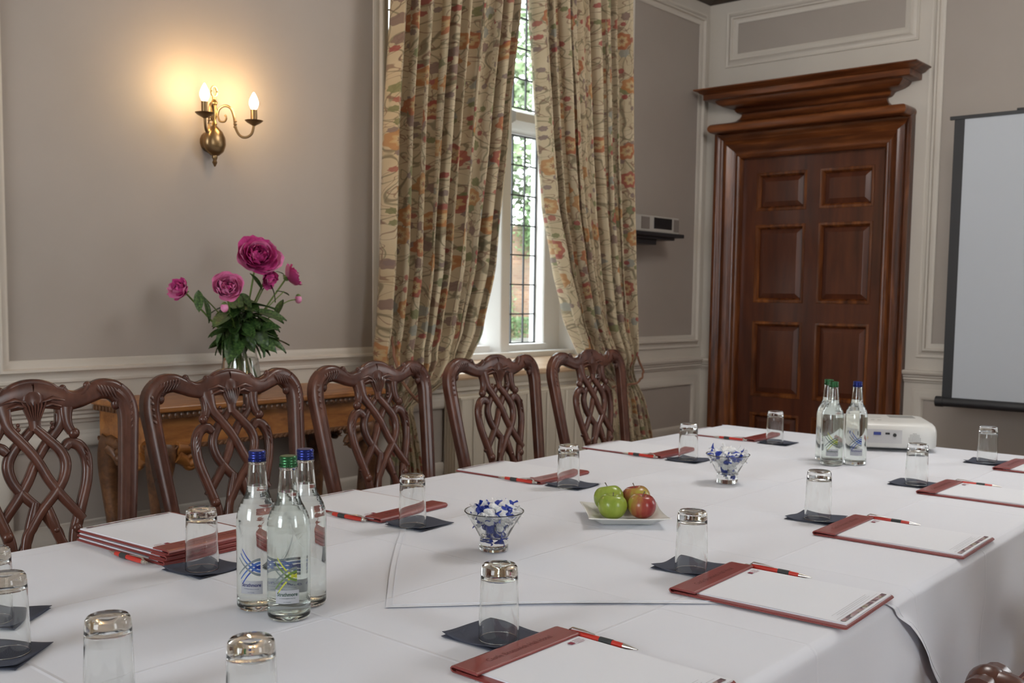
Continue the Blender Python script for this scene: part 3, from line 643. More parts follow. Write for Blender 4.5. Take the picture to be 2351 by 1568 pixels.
for sx in (-1, 1):
    for sy in (-1, 1):
        x, y = (X0+.055 if sx < 0 else X1-.055), (Y0+.055 if sy < 0 else Y1-.05)
        m = MB(); P = smooth_path([(x, y, .80), (x+sx*.012, y+sy*.012, .74), (x+sx*.016, y+sy*.014, .66), (x+sx*.004, y+sy*.004, .50), (x-sx*.004, y-sy*.003, .30), (x+sx*.004, y+sy*.003, .14), (x+sx*.02, y+sy*.018, .05)], 5)
        m.tube(P, [.05, .052, .052, .05, .048, .046, .044, .042, .040, .038, .036, .034, .033, .032, .031, .030, .028, .027, .026, .025, .024, .024, .024, .025, .026, .027, .027, .028, .03, .03, .03][:len(P)], 10)
        m.ball((x+sx*.02, y+sy*.018, .036), .038, 10, 8, (1, 1, .95))
        m.build('leg', SIDED, T, smooth=True, angle=60)
        # scroll brackets on each side of the leg
        for ux, uy in ((-sx, 0), (0, -sy)):
            m = MB()
            def q(a, z, o=0.0): return (x+ux*a+(0 if ux else sx*(.035+o)), y+uy*a+(0 if uy else sy*(.035+o)), z)
            pts = []
            for k in range(22):
                a = k/21*PI*2.6; r = .030*(1-k/26); pts.append(q(.082+r*math.cos(a-PI*.1), .742+r*math.sin(a-PI*.1)))
            m.tube(pts, .011, 7); m.ball(q(.082, .742, .004), .014, 8, 6)
            m.tube([q(.03, .795), q(.075, .79), q(.115, .785)], [.024, .018, .010], 7); m.tube([q(.03, .77), q(.055, .755), q(.07, .735)], [.026, .02, .012], 7)
            m.build('scroll_bracket', SIDEW if (sy < 0 and sx < 0) else SIDED, T, smooth=True, angle=60)

# ------------------------------------------------------------------ projection screen
T = thing('projection_screen', 'white projection screen with black border on a tripod by the door wall', 'screen', (5.30, .93, 0))
SCR = M('matte_white_screen', (.44, .465, .50), .85)
m = MB(); m.box(-.0015, .0015, -.735, .735, .80, 2.185); m.build('canvas', SCR, T)
for y0, y1 in ((-.785, -.736), (.735, .784)): m = MB(); m.box(-.002, .002, y0, y1, .80, 2.185); m.build('border', BLACK, T)
m = MB(); m.tube([(0, -.83, .79), (0, .80, .79)], .024, 14); m.tube([(0, .775, .79), (0, .812, .79)], .027, 14); m.tube([(0, -.842, .79), (0, -.80, .79)], .027, 14); m.build('roller_case', BLACK, T, smooth=True)
m = MB(); m.box(-.008, .008, -.80, .805, 2.183, 2.200); m.tube([(.0, .50, 2.205), (0, .47, 2.205)], .006, 8); m.build('top_bar', BLACK, T)
m = MB(); m.tube([(.04, 0, .35), (.04, 0, 2.20)], .014, 10); m.tube([(.04, 0, 2.2), (0, 0, 2.2)], .01, 8); m.tube([(.04, 0, .79), (.0, 0, .79)], .014, 8); m.build('pole', BLACK, T, smooth=True)
for k in range(3):
    a = k*2*PI/3+PI; m = MB(); m.tube([(.04, 0, .62), (.04+.32*math.cos(a), .32*math.sin(a), .012)], .010, 8); m.build('leg', BLACK, T, smooth=True)

# ------------------------------------------------------------------ small box on a wall bracket
T = thing('speaker', 'pale grey box speaker on a black wall bracket right of the curtain', 'speaker', (4.90, 3.22, 1.60))
GREYP = M('pale_grey_plastic', (.40, .37, .33), .5); GRILL = M('taupe_grille', (.18, .15, .13), .7); DGL = M('smoked_window', (.012, .013, .014), .15)
m = MB(); m.box(-.225, .225, -.055, .06, .055, .145); m.build('case', GREYP, T, bevel=.006)
m = MB(); m.box(-.165, -.085, -.0575, -.054, .07, .135); m.build('grille', GRILL, T); m = MB()
m.box(.165, .218, -.0575, -.054, .065, .135)
for k in range(4): m.box(.17+k*.012, .176+k*.012, -.059, -.056, .067, .133)
m.build('grille', GRILL, T)
m = MB(); m.box(-.04, .145, -.058, -.054, .075, .137); m.build('display', DGL, T, bevel=.002)
m = MB(); m.box(-.23, .26, -.07, .07, .034, .055); m.box(-.22, .19, -.05, .06, .018, .036); m.box(-.2, .03, -.03, .06, -.012, .02); m.box(-.225, -.15, .0, .12, -.045, .036); m.build('bracket', BLACK, T, bevel=.003)
m = MB(); m.tube(smooth_path([(-.14, -.02, .03), (-.16, .0, -.02), (-.19, .06, -.15), (-.215, .10, -.35), (-.22, .115, -.55), (-.22, .118, -.9)], 5), .003, 6); m.build('cable', WHITE, T, smooth=True)

# ------------------------------------------------------------------ wall lights
def sconce(loc, rz, label):
    T = thing('wall_sconce', label, 'wall light', loc, rz, 'two-arm brass wall lights')
    m = MB(); n = 20; P = [(0, -.062), (.02, -.058), (.042, -.040), (.052, -.012), (.050, .016), (.038, .042), (.018, .06), (.008, .068)]
    m.lathe([(r, z) for r, z in P], n); m.v = [(x, y*.62, z) for x, y, z in m.v]; m.lathe([(.003, -.105), (.006, -.098), (.011, -.088), (.007, -.078), (.012, -.068), (.010, -.058)], 10)
    m.tube([(0, .0, 0), (0, .042, 0)], .045, 16); m.build('backplate', BRASS, T, smooth=True)
    m = MB(); m.lathe([(.006, .06), (.012, .072), (.007, .084), (.010, .10), (.014, .125), (.009, .15), (.015, .162), (.007, .175), (.009, .185)], 12)
    Q = [(.014*math.sin(a)*(1 if a < PI else 1), 0, .208-.021*math.cos(a)) for a in [k*2*PI/14 for k in range(15)]]; m.tube(Q, .0045, 6)
    m.ball((0, 0, .16), .014, 10, 6); m.build('stem', BRASS2, T, smooth=True)
    for s in (-1, 1):
        ux, uy = s*.72, -.69
        def w_(r, z): return (ux*r, uy*r-.0, z)
        A = smooth_path([w_(.012, .105), w_(.02, .135), w_(.045, .150), w_(.070, .138), w_(.083, .10), w_(.088, .06), w_(.105, .028), w_(.13, .02), w_(.155, .036), w_(.165, .072)], 5)
        m = MB(); m.tube(A, .0056, 8); m.tube(smooth_path([w_(.014, .11), w_(.022, .086), w_(.042, .084), w_(.050, .10), w_(.044, .112)], 4), .0042, 6)
        for dz in (0, .012, .024): m.ball(w_(.0865, .062+dz), .0085, 8, 5, (1, 1, .5))
        arm = m.build('arm', BRASS, T, smooth=True)
        c = w_(.165, 0)
        m = MB(); m.lathe([(.004, .068), (.010, .072), (.030, .083), (.038, .090), (.039, .092), (.020, .088), (0, .086)], 20, c); m.build('drip_pan', BRASS, arm, smooth=True)
        m = MB(); m.lathe([(0, .088), (.014, .088), (.014, .136), (.012, .138), (0, .138)], 16, c); m.build('candle_tube', BRASS, arm, smooth=True)
        BU = bpy.data.materials.get('lit_bulb') or M('lit_bulb', (1, .9, .7), .3, 0, Emission_Color=(1, .80, .50, 1), Emission_Strength=28.0)
        m = MB(); m.lathe([(0, .138), (.010, .138), (.013, .144), (.019, .158), (.0195, .168), (.015, .184), (.008, .198), (.003, .207), (0, .210)], 16, c); m.build('bulb', BU, arm, smooth=True)
        l = bpy.data.lights.new('bulb_light', 'POINT'); l.energy = SCONCE_W; l.color = (1, .62, .25); l.shadow_soft_size = .022
        lo = bpy.data.objects.new('bulb_light', l); COL.objects.link(lo); lo.parent = T; lo.location = (c[0]*1.02, c[1]*1.02, .232)
    T.scale = (.86, .86, .86)
    return T
SCONCE_W = 1.15
sconce((2.158, WY-.037, 1.842), 0, 'brass two-arm wall light glowing on the grey panel above the flowers')
# two more of the same lights, added unseen behind the camera for warm light
sconce((2.6, NY+.042, 1.85), PI, 'brass two-arm wall light added out of view on the near wall')
sconce((LX+.042, -1.2, 1.85), -PI/2+PI, 'brass two-arm wall light added out of view on the left wall behind the camera')
l = bpy.data.lights.new('added_ceiling_light', 'POINT'); l.energy = 34; l.color = (1, .98, .96); l.shadow_soft_size = .3  # unseen overhead lamp without fixture, added to light the table top
lo = bpy.data.objects.new('added_ceiling_light', l); COL.objects.link(lo); lo.location = (3.4, 1.1, 2.75)
# ------------------------------------------------------------------ vase of peonies
def glass(name, ior=1.45, col=(1, 1, 1), rough=0.0):
    m = bpy.data.materials.new(name); m.use_nodes = True; t = m.node_tree; t.nodes.remove(t.nodes['Principled BSDF'])
    g = node(t, 'ShaderNodeBsdfGlass', IOR=ior, Roughness=rough); g.inputs['Color'].default_value = (*col, 1); t.links.new(g.outputs[0], t.nodes['Material Output'].inputs[0]); return m
GLASS = glass('clear_glass', 1.47, (.985, .99, .985)); WATER = glass('water', 1.333, (.99, .995, .995)); BGLASS = glass('bottle_glass', 1.47, (.975, .985, .975))
VX, VY, VZ = 2.118, 3.10, .935
V = thing('vase', 'tapered clear glass vase of water holding the pink peonies on the console', 'vase', (VX, VY, VZ))
m = MB(); m.lathe([(0, 0), (.070, 0), (.074, .004), (.072, .05), (.062, .12), (.050, .17), (.047, .185), (.0445, .185), (.047, .168), (.058, .12), (.068, .05), (.068, .014), (0, .012)], 40, dens=True); m.build('vase_body', GLASS, V, smooth=True)
m = MB(); m.lathe([(0, .0125), (.0684, .0145), (.0684, .05), (.0584, .12), (.0558, .13), (0, .13)], 40, dens=True); m.build('water', WATER, V, smooth=True, angle=60)
STEM = M('green_stem', (.13, .20, .045), .5); LEAFM = M('peony_leaf', (.035, .085, .022), .42); t, b = nt(LEAFM)
n_ = node(t, 'ShaderNodeTexNoise', Scale=14.0); t.links.new(coords(t), n_.inputs['Vector']); t.links.new(ramp(t, n_.outputs[0], [(.35, (.018, .05, .014)), (.6, (.06, .12, .03)), (.75, (.13, .20, .06))]), b.inputs['Base Color'])
def petalmat(name, a, c):
    m = M(name, a, .6); t, b = nt(m); n = node(t, 'ShaderNodeTexNoise', Scale=3.0, Detail=3.0); t.links.new(coords(t, 'Object', (14, 14, 14)), n.inputs['Vector'])
    t.links.new(ramp(t, n.outputs[0], [(.3, a), (.7, c)]), b.inputs['Base Color']); b.inputs['Subsurface Weight'].default_value = 0; return m
PET = petalmat('magenta_petal', (.50, .025, .20), (.72, .11, .38)); PET2 = petalmat('pink_petal', (.72, .14, .40), (.86, .38, .58))
def petal_mesh(nm, mat, cup=.5, ruff=.1):
    m = MB()
    def f(u, v):
        wd = math.sin(PI*min(1, v*.85+.08))**.6*.48; x = (u-.5)*2*wd; r = abs(u-.5)*2
        return (x, v*1.0-.0, cup*(v*v)*.55+cup*r*r*.35+ruff*math.sin(u*19)*v*v*.35)
    m.grid(f, 6, 5); o = m.build(nm, mat, None, smooth=True, angle=180, normals=False); me = o.data; bpy.data.objects.remove(o); return me
PM = [petal_mesh('petal_a', PET, .6, .18), petal_mesh('petal_b', PET2, .75, .14)]
def peony(loc, facing, r, npet, kind, label, base, seed, stem_to=None):
    r *= 1.13
    rg = random.Random(seed); T = thing('peony', label, 'flower', loc, 0, 'peonies in the glass vase')
    q = Vector(facing).normalized().to_track_quat('Z', 'Y')
    for i in range(npet):
        k = i/npet; a = i*2.39996; el = math.radians(8+82*(1-k)) if kind == 'full' else math.radians(20+62*(1-k))
        me = PM[0] if (kind == 'full' and rg.random() < .75) or (kind != 'full' and rg.random() < .12) else PM[1]
        o = bpy.data.objects.new('petal', me); COL.objects.link(o); o.parent = T
        # petals fan from the centre; el = tilt of the petal above the flower plane
        rot = q.to_matrix() @ Matrix.Rotation(a, 3, 'Z') @ Matrix.Rotation(el, 3, 'X')
        s = r*(.62+.45*k)*rg.uniform(.85, 1.12)
        o.matrix_local = Matrix.Translation(q @ Vector((math.cos(a+PI/2)*r*.06, math.sin(a+PI/2)*r*.06, -.15*r*k))) @ (rot @ Matrix.Diagonal((s*1.15, s, s*rg.uniform(.5, 1.0)))).to_4x4()
    m = MB(); a0 = q @ Vector((0, 0, -.12*r)); st = Vector(base)-Vector(loc)
    mid = a0*.6+st*.4+(q @ Vector((0, 0, -1)))*.06
    neck = Vector((VX, VY, VZ+.185))-Vector(loc)+(st-(Vector((VX, VY, VZ))-Vector(loc)))*-.35
    P = smooth_path([tuple(a0), tuple(mid*.55+neck*.45), tuple(neck), tuple(st)], 6); m.tube(P, .0032, 6); m.ball(a0, r*.24, 8, 6); m.build('stem', STEM, T, smooth=True)
    m = MB()
    for i in range(4): a = i*1.7+seed; d = q @ Vector((math.cos(a), math.sin(a), -.25)); m.ball(a0+d*r*.22, r*.16, 6, 5, (1, 1, .4))
    m.build('sepal', STEM, T, smooth=True)
    return T
toC = lambda p: (-p[0], -p[1]*.8, .1)
PSC = 1.13
F = {1: (2.155, 3.05, 1.415), 2: (1.985, 2.985, 1.305), 3: (1.925, 3.15, 1.297), 4: (2.325, 3.10, 1.352)}
peony(F[1], (-.35, -.85, .35), .067, 64, 'full', 'large full magenta peony at the top of the vase', (VX+.012, VY+.01, VZ+.02), 1)
peony((2.185, 3.03, 1.352), (.1, -.85, -.45), .036, 26, 'full', 'small drooping magenta peony below the large top bloom', (VX+.02, VY+.012, VZ+.02), 6)
peony(F[2], (-.45, -.85, .30), .056, 26, 'cup', 'pale pink cupped peony at the front left of the vase', (VX+.03, VY-.01, VZ+.02), 2)
peony(F[3], (-.9, -.1, .35), .042, 30, 'full', 'magenta peony leaning far left, nearest the wall', (VX+.04, VY+.02, VZ+.02), 3)
peony(F[4], (.65, -.45, .35), .044, 30, 'full', 'magenta peony seen side-on at the right of the vase', (VX-.03, VY, VZ+.02), 4)
def bud(loc, label, base, seed):
    T = thing('peony_bud', label, 'flower bud', loc, 0, 'peony buds'); m = MB(); m.ball((0, 0, 0), .013, 10, 8, (1, 1, 1.25)); m.build('bud_petals', PET2, T, smooth=True)
    m = MB(); m.ball((0, 0, .010), .010, 8, 6); st = Vector(base)-Vector(loc); m.tube(smooth_path([(0, 0, 0), tuple(st*.35+Vector((0, 0, .03))), tuple(st)], 6), .0022, 6); m.build('stem', STEM, T, smooth=True)
bud((2.372, 3.10, 1.272), 'pink peony bud at the far right of the bouquet', (2.15, 3.1, 1.12), 1)
bud((1.978, 2.985, 1.243), 'small pink bud under the cupped peony', (2.10, 3.08, 1.12), 2)
bud((2.055, 3.02, 1.335), 'small greenish bud between the two front peonies', (2.11, 3.09, 1.12), 3)
# leaves of the bouquet: one large-leaf mesh, each leaf its own part
m = MB()
def lf(u, v): wd = math.sin(PI*min(1, v))**.75*.20; x = (u-.5)*2*wd; return (x, v, -.28*v*v+.05*abs(u-.5)*2-.02)
m.grid(lf, 4, 8); o = m.build('leaf_mesh', LEAFM, None, smooth=True, angle=180, normals=False); LM = o.data; bpy.data.objects.remove(o)
T = thing('peony_foliage', 'dark green peony leaves hanging over the rim of the vase', 'leaves', (VX, VY, VZ+.185))
rg = random.Random(21)
for i in range(130):
    a = rg.uniform(0, 2*PI); h = rg.uniform(.02, .19); rr = rg.uniform(.01, .05+.10*h); el = rg.uniform(-1.35, .35)
    o = bpy.data.objects.new('leaf', LM); COL.objects.link(o); o.parent = T; L = rg.uniform(.075, .135)
    if h+L*math.sin(el) < -.035: el = -math.asin(min(1, (h+.035)/L))
    if math.sin(a) > .3: L *= .7
    o.matrix_local = Matrix.Translation((rr*math.cos(a)*1.15, rr*math.sin(a)*.9, h*(1-.4*rr/.06))) @ Matrix.Rotation(a-PI/2, 4, 'Z') @ Matrix.Rotation(el, 4, 'X') @ Matrix.Rotation(rg.uniform(-.9, .9), 4, 'Y') @ Matrix.Scale(L, 4)
for px_, dx_ in (((1.965, 3.12, 1.30), (-.03, -.05, -.06)), ((1.975, 3.11, 1.28), (.02, -.04, -.08)), ((2.29, 3.08, 1.27), (-.06, -.02, -.05)), ((2.20, 3.04, 1.33), (.03, -.02, -.06)), ((2.09, 3.0, 1.36), (.06, 0, -.04)), ((2.33, 3.1, 1.285), (-.05, 0, .03)), ((2.30, 3.09, 1.36), (-.03, 0, .02)), ((2.03, 3.0, 1.335), (-.06, 0, -.01))):
    o = bpy.data.objects.new('leaf', LM); COL.objects.link(o); o.parent = T; d = Vector(dx_); q = d.normalized().to_track_quat('Y', 'Z')
    o.matrix_local = Matrix.Translation(Vector(px_)-Vector((VX, VY, VZ+.185))) @ q.to_matrix().to_4x4() @ Matrix.Scale(d.length*1.0, 4)
m = MB()
for e in ((2.30, 3.09, 1.30), (2.20, 3.05, 1.34), (1.97, 3.12, 1.29), (2.04, 3.05, 1.30)):
    e = Vector(e)-Vector((VX, VY, VZ+.185)); m.tube(smooth_path([tuple(e), tuple(e*.5+Vector((0, 0, .01))), (0, 0, -.02)], 5), .0022, 6)
for k in range(7):
    a = k*.9; m.tube([(.02*math.cos(a), .02*math.sin(a), .03), (-.015*math.cos(a), -.015*math.sin(a), -.03), (-.05*math.cos(a), -.05*math.sin(a), -.165)], .0028, 6)
m.build('stalk', STEM, T, smooth=True)

# ------------------------------------------------------------------ conference table and cloths
TX0, TX1, TY0, TY1, TZ = .25, 3.925, .665, 2.185, .748
T = thing('conference_table', 'long conference table hidden under white cloths', 'table', (2.09, 1.42, 0))
m = MB(); m.box(TX0-2.09+.01, TX1-2.09-.01, TY0-1.42+.01, TY1-1.42-.01, .715, .744); m.build('table_top', CHAIRW, T)
for x in (-1.7, 0, 1.7):
    for y in (-.44, .44): m = MB(); m.box(x-.025, x+.025, y-.025, y+.025, 0, .716); m.build('leg', BLACK, T)
CLOTH = M('white_table_linen', (.725, .745, .81), .75); t, b = nt(CLOTH); b.inputs['Sheen Weight'].default_value = .1
cc = coords(t); n1 = node(t, 'ShaderNodeTexNoise', Scale=2.6, Detail=2.0, Distortion=.6); t.links.new(cc, n1.inputs['Vector'])
n2 = node(t, 'ShaderNodeTexNoise', Scale=9.0, Detail=2.0); t.links.new(cc, n2.inputs['Vector'])
cr = []
for ax, s in ((0, 2.3), (1, 2.6)):      # ironed fold lines
    sx = node(t, 'ShaderNodeSeparateXYZ'); t.links.new(cc, sx.inputs[0]); w_ = math_n(t, 'FRACT', math_n(t, 'MULTIPLY', sx.outputs[ax], s)); cr.append(math_n(t, 'MULTIPLY', math_n(t, 'SUBTRACT', .012, math_n(t, 'MINIMUM', math_n(t, 'ABSOLUTE', math_n(t, 'SUBTRACT', w_, .5)), .012)), 20.0))
h = math_n(t, 'ADD', math_n(t, 'ADD', math_n(t, 'MULTIPLY', n1.outputs[0], 1.0), math_n(t, 'MULTIPLY', n2.outputs[0], .12)), math_n(t, 'ADD', cr[0], cr[1])); bump(t, b, h, .45, .012)
RR = .022
def drape_pt(x, s, lift=0.0):
    """s: unrolled distance along y; s<TY0 hangs on the near side, s>TY1 on the far side"""
    r = RR; q = PI/2*r
    def edge(d, along):       # d = distance past the edge -> (outward, drop)
        if d <= 0: return d, 0
        if d < q: a = d/r; return r*math.sin(a), r*(1-math.cos(a))
        e = d-q; fold = (.022*math.sin(along*7.0+1.0+e*3)+.011*math.sin(along*17.0+2.2-e*5)+.006*math.sin(along*33.0+e*9))*min(1, e/.28)+.004*math.sin(along*24+e*14)*min(1, e/.06)*max(0, 1-e/.4)
        return r+e*.04+fold*(1 if e > 0 else 0)+.008*min(1, e/.1), r+e*.985
    wave = .0006*math.sin(x*7)*math.sin(s*9)
    if s < TY0+r: o, dz = edge(TY0+r-s, x); return (x, TY0+r-o-lift*(1 if dz > .01 else 0), TZ+wave+lift*(0 if dz > r*.9 else 1)-dz)
    if s > TY1-r: o, dz = edge(s-TY1+r, x+3); return (x, TY1-r+o+lift*(1 if dz > .01 else 0), TZ+wave+lift-dz)
    return (x, s, TZ+wave+lift)
def cloth_strip(m, xs, s0, s1, ns, lift):
    ss = []
    for k in range(ns+1): ss.append(s0+(s1-s0)*k/ns)
    ss = sorted(set(ss+[v for v in (TY0+RR-.035*j/6 for j in range(7)) if s0 < v < s1]+[v for v in (TY1-RR+.035*j/6 for j in range(7)) if s0 < v < s1]))
    return ss
DROP = .70
S0, S1 = TY0-DROP, TY1+.25
m = MB(); nx = 150; xs = [TX0+(TX1-TX0)*i/nx for i in range(nx+1)]; ss = cloth_strip(m, xs, S0, S1, 110, 0)
vs = [drape_pt(x, s) for s in ss for x in xs]; w1 = nx+1
m.add(vs, [(j*w1+i, j*w1+i+1, (j+1)*w1+i+1, (j+1)*w1+i) for j in range(len(ss)-1) for i in range(nx)])
for xe, sg in ((TX0, -1), (TX1, 1)):     # ends hang down too
    vs = []; nz = 30
    for j in range(nz+1):
        d = j/nz*DROP
        for k in range(61):
            y = TY0+(TY1-TY0)*k/60; q = PI/2*RR
            if d < q: a = d/RR; o, dz = RR*math.sin(a), RR*(1-math.cos(a))
            else: o, dz = RR+(d-q)*.04+.02*math.sin(y*11)*min(1, (d-q)/.3)+.002, RR+(d-q)
            vs.append((xe+sg*o, y, TZ-dz))
    m.add(vs, [(j*61+k, j*61+k+1, (j+1)*61+k+1, (j+1)*61+k) for j in range(nz) for k in range(60)])
o = m.build('tablecloth', CLOTH, None, smooth=True, angle=180); tag(o, 'white linen tablecloth at the near left, lying beneath the diagonal cloth', 'tablecloth')
# second cloth laid diagonally over the far part, its corner lying near the middle
HX, HY = 1.187, 1.312
m = MB()
def hem(s): return HX+abs(s-HY)*(1.02 if s < HY else 1.04)+.010*math.sin(s*7.0)-.012*math.exp(-((s-HY)/.05)**2)*0
ss = cloth_strip(m, None, S0+.12, S1-.02, 150, .004); ncol = 110; rows_ = []
vs = []
for s in ss:
    h0 = hem(s); h0 = min(h0, TX1-.05)
    for i in range(ncol+1):
        x = h0+(TX1+.004-h0)*((i/ncol)**1.6)
        e = (x-h0); lift = .0022+.0010*math.exp(-(e/.018)**2)*(1+math.sin(s*13)) + (.012*math.exp(-(e/.03)**2) if s < TY0-.03 else 0)
        p = drape_pt(x, s, lift); vs.append(p)
w1 = ncol+1
m.add(vs, [(j*w1+i, j*w1+i+1, (j+1)*w1+i+1, (j+1)*w1+i) for j in range(len(ss)-1) for i in range(ncol)])
# end drop of this cloth
vs = []; nz = 24
for j in range(nz+1):
    d = j/nz*.6
    for k in range(61):
        y = TY0+(TY1-TY0)*k/60; q = PI/2*RR
        if d < q: a = d/RR; oo, dz = RR*math.sin(a), RR*(1-math.cos(a))
        else: oo, dz = RR+(d-q)*.04+.02*math.sin(y*11)*min(1, (d-q)/.3)+.002, RR+(d-q)
        vs.append((TX1+oo+.003, y, TZ+.0022-dz))
m.add(vs, [(j*61+k, j*61+k+1, (j+1)*61+k+1, (j+1)*61+k) for j in range(nz) for k in range(60)])
o = m.build('tablecloth', CLOTH, None, smooth=True, angle=180, normals=False); tag(o, 'white tablecloth laid diagonally on top, its hemmed corner near the table middle', 'tablecloth')
hm = MB()
for sg in (-1, 1):
    P = []
    for k in range(90):
        s = HY+sg*(k/89)*(HY-S0-.14 if sg < 0 else S1-HY-.05)*.72; p = drape_pt(hem(s)+.016, s, .0038+(.010 if s < TY0-.03 else 0)); P.append((p[0], p[1]-(.0008 if s < TY0 else 0), p[2]))
    hm.tube(P, .0007, 4)
hm.build('hem_stitching', CLOTH, o, smooth=True)
o = None
ZC1, ZC2 = TZ+.0008, TZ+.0034
def ztop(x, y): return ZC2 if x > hem(y) else ZC1

# ------------------------------------------------------------------ text helper
def text_mesh(body, size, res=2, bold=0.0):
    cu = bpy.data.curves.new('txt', 'FONT'); cu.body = body; cu.size = size; cu.align_x = 'CENTER'; cu.align_y = 'CENTER'; cu.resolution_u = res; cu.offset = bold
    o = bpy.data.objects.new('txt', cu); COL.objects.link(o); bpy.context.view_layer.update()
    me = bpy.data.meshes.new_from_object(o.evaluated_get(bpy.context.evaluated_depsgraph_get())); bpy.data.objects.remove(o); bpy.data.curves.remove(cu)
    V_ = [tuple(v.co) for v in me.vertices]; F_ = [tuple(p.vertices) for p in me.polygons]; bpy.data.meshes.remove(me)
    return V_, F_
def fit(V_, width):
    x0 = min(v[0] for v in V_); x1 = max(v[0] for v in V_); s = width/(x1-x0); c = (x0+x1)/2; return [((v[0]-c)*s, v[1]*s, 0) for v in V_], s

# ------------------------------------------------------------------ leather folders, pens, napkins, tumblers
LEATH = M('burgundy_leather', (.235, .042, .038), .32); t, b = nt(LEATH)
n_ = node(t, 'ShaderNodeTexVoronoi', Scale=900.0); t.links.new(coords(t), n_.inputs['Vector']); bump(t, b, n_.outputs['Distance'], .25, .0006)
STITCH = M('pink_stitching', (.45, .22, .20), .8); EMBOSS = M('blind_embossed_text', (.15, .028, .025), .5)
PAPER = M('white_paper', (.775, .795, .85), .8); PRINT = M('burgundy_print', (.25, .03, .06), .8); GREYPR = M('grey_print', (.42, .42, .44), .8)
PHOTO = M('photo_strip_print', (.3, .2, .2), .7); t, b = nt(PHOTO)
v_ = node(t, 'ShaderNodeTexVoronoi', Scale=95.0); v_.distance = 'CHEBYCHEV'; t.links.new(coords(t), v_.inputs['Vector']); s_ = node(t, 'ShaderNodeSeparateColor'); t.links.new(v_.outputs['Color'], s_.inputs[0])
t.links.new(ramp(t, s_.outputs[0], [(0, (.09, .05, .06)), (.3, (.22, .10, .13)), (.5, (.17, .19, .08)), (.68, (.42, .28, .30)), (.8, (.08, .06, .07)), (1, (.65, .60, .58))]), b.inputs['Base Color'])
def rrect(x0, x1, y0, y1, r, n=4):
    P = []
    for cx, cy, a0 in ((x1-r, y1-r, 0), (x0+r, y1-r, PI/2), (x0+r, y0+r, PI), (x1-r, y0+r, 1.5*PI)):
        for k in range(n+1): a = a0+PI/2*k/n; P.append((cx+r*math.cos(a), cy+r*math.sin(a)))
    return P
def make_folder():
    T = thing('leather_folder', '', 'folder')
    m = MB(); m.prism(rrect(-.1225, .1225, -.1675, .1675, .006), 0, .0022); m.prism(rrect(-.1215, .1215, -.1665, .160, .006), .0022, .0038); m.build('cover', LEATH, T, bevel=.0006)
    m = MB(); m.grid(lambda u, v: (-.108+.225*u, -.1625+.30*v, .0062+.0010*math.sin(u*3.0+v*2)*(1-v)), 8, 8); k0 = len(m.v)
    m.prism([(-.108, -.1625), (.117, -.1625), (.117, .1375), (-.108, .1375)], .0038, .0060); m.build('notepad', PAPER, T)
    m = MB()
    SP = [(.1135, .0065), (.1135, .0095), (.116, .0105), (.160, .0105), (.1655, .009), (.1685, .0055), (.1665, .0015), (.163, .0), (.163, .002), (.1655, .0045), (.1645, .0065), (.162, .0070)]
    n = len(SP); m.add([(-.1225, y, z) for y, z in SP]+[(.1225, y, z) for y, z in SP], [(i, (i+1) % n, n+(i+1) % n, n+i) for i in range(n)]+[tuple(range(n))[::-1], tuple(range(n, 2*n))])
    m.build('leather_band', LEATH, T, bevel=.0008)
    m = MB()
    for k in range(60): x = -.118+.236*k/59; m.box(x-.0012, x+.0012, .1155, .1162, .0104, .0108)
    for sx in (-.1195, .1195):
        for k in range(11): y = .118+.040*k/10; m.box(sx-.0004, sx+.0004, y-.0012, y+.0012, .0104, .0108)
    m.build('stitching', STITCH, T)['kind'] = 'stuff'
    V_, F_ = text_mesh('Castle Bromwich Hall Hotel', .012, 2, .00025); V_, s = fit(V_, .150); m = MB(); m.add([(x, y*1.15+.1375, .01075) for x, y, z in V_], F_); m.build('embossed_name', EMBOSS, T, normals=False)
    m = MB(); m.add([(-.100, -.157, .0074), (.108, -.157, .0074), (.108, -.148, .0074), (-.100, -.148, .0074)], [(0,1,2,3)]); m.build('photo_strip', PHOTO, T, normals=False)
    m = MB()
    for (x0, x1, y) in ((-.10, .10, -.1425), (-.07, .075, -.137), (-.075, .07, -.133), (-.085, .08, -.128)): m.add([(x0, y, .0075), (x1, y, .0075), (x1, y+.0006, .0075), (x0, y+.0006, .0075)], [(0,1,2,3)])
    m.build('small_print', GREYPR, T, normals=False)['kind'] = 'stuff'
    m = MB()
    for q in range(4): m.add([(.088-.002*q*0, .104-.004*q, .0073), (.108-.003*(q % 2), .104-.004*q, .0073), (.108-.003*(q % 2), .1050-.004*q, .0073), (.088, .1050-.004*q, .0073)], [(0,1,2,3)])
    m.add([(.074, .094, .0073), (.084, .094, .0073), (.084, .104, .0073), (.074, .104, .0073)], [(0,1,2,3)]); m.build('logo', PRINT, T, normals=False)
    return T
RED = M('red_pen_barrel', (.52, .035, .022), .35); GRIP = M('dark_rubber_grip', (.035, .04, .04), .7)
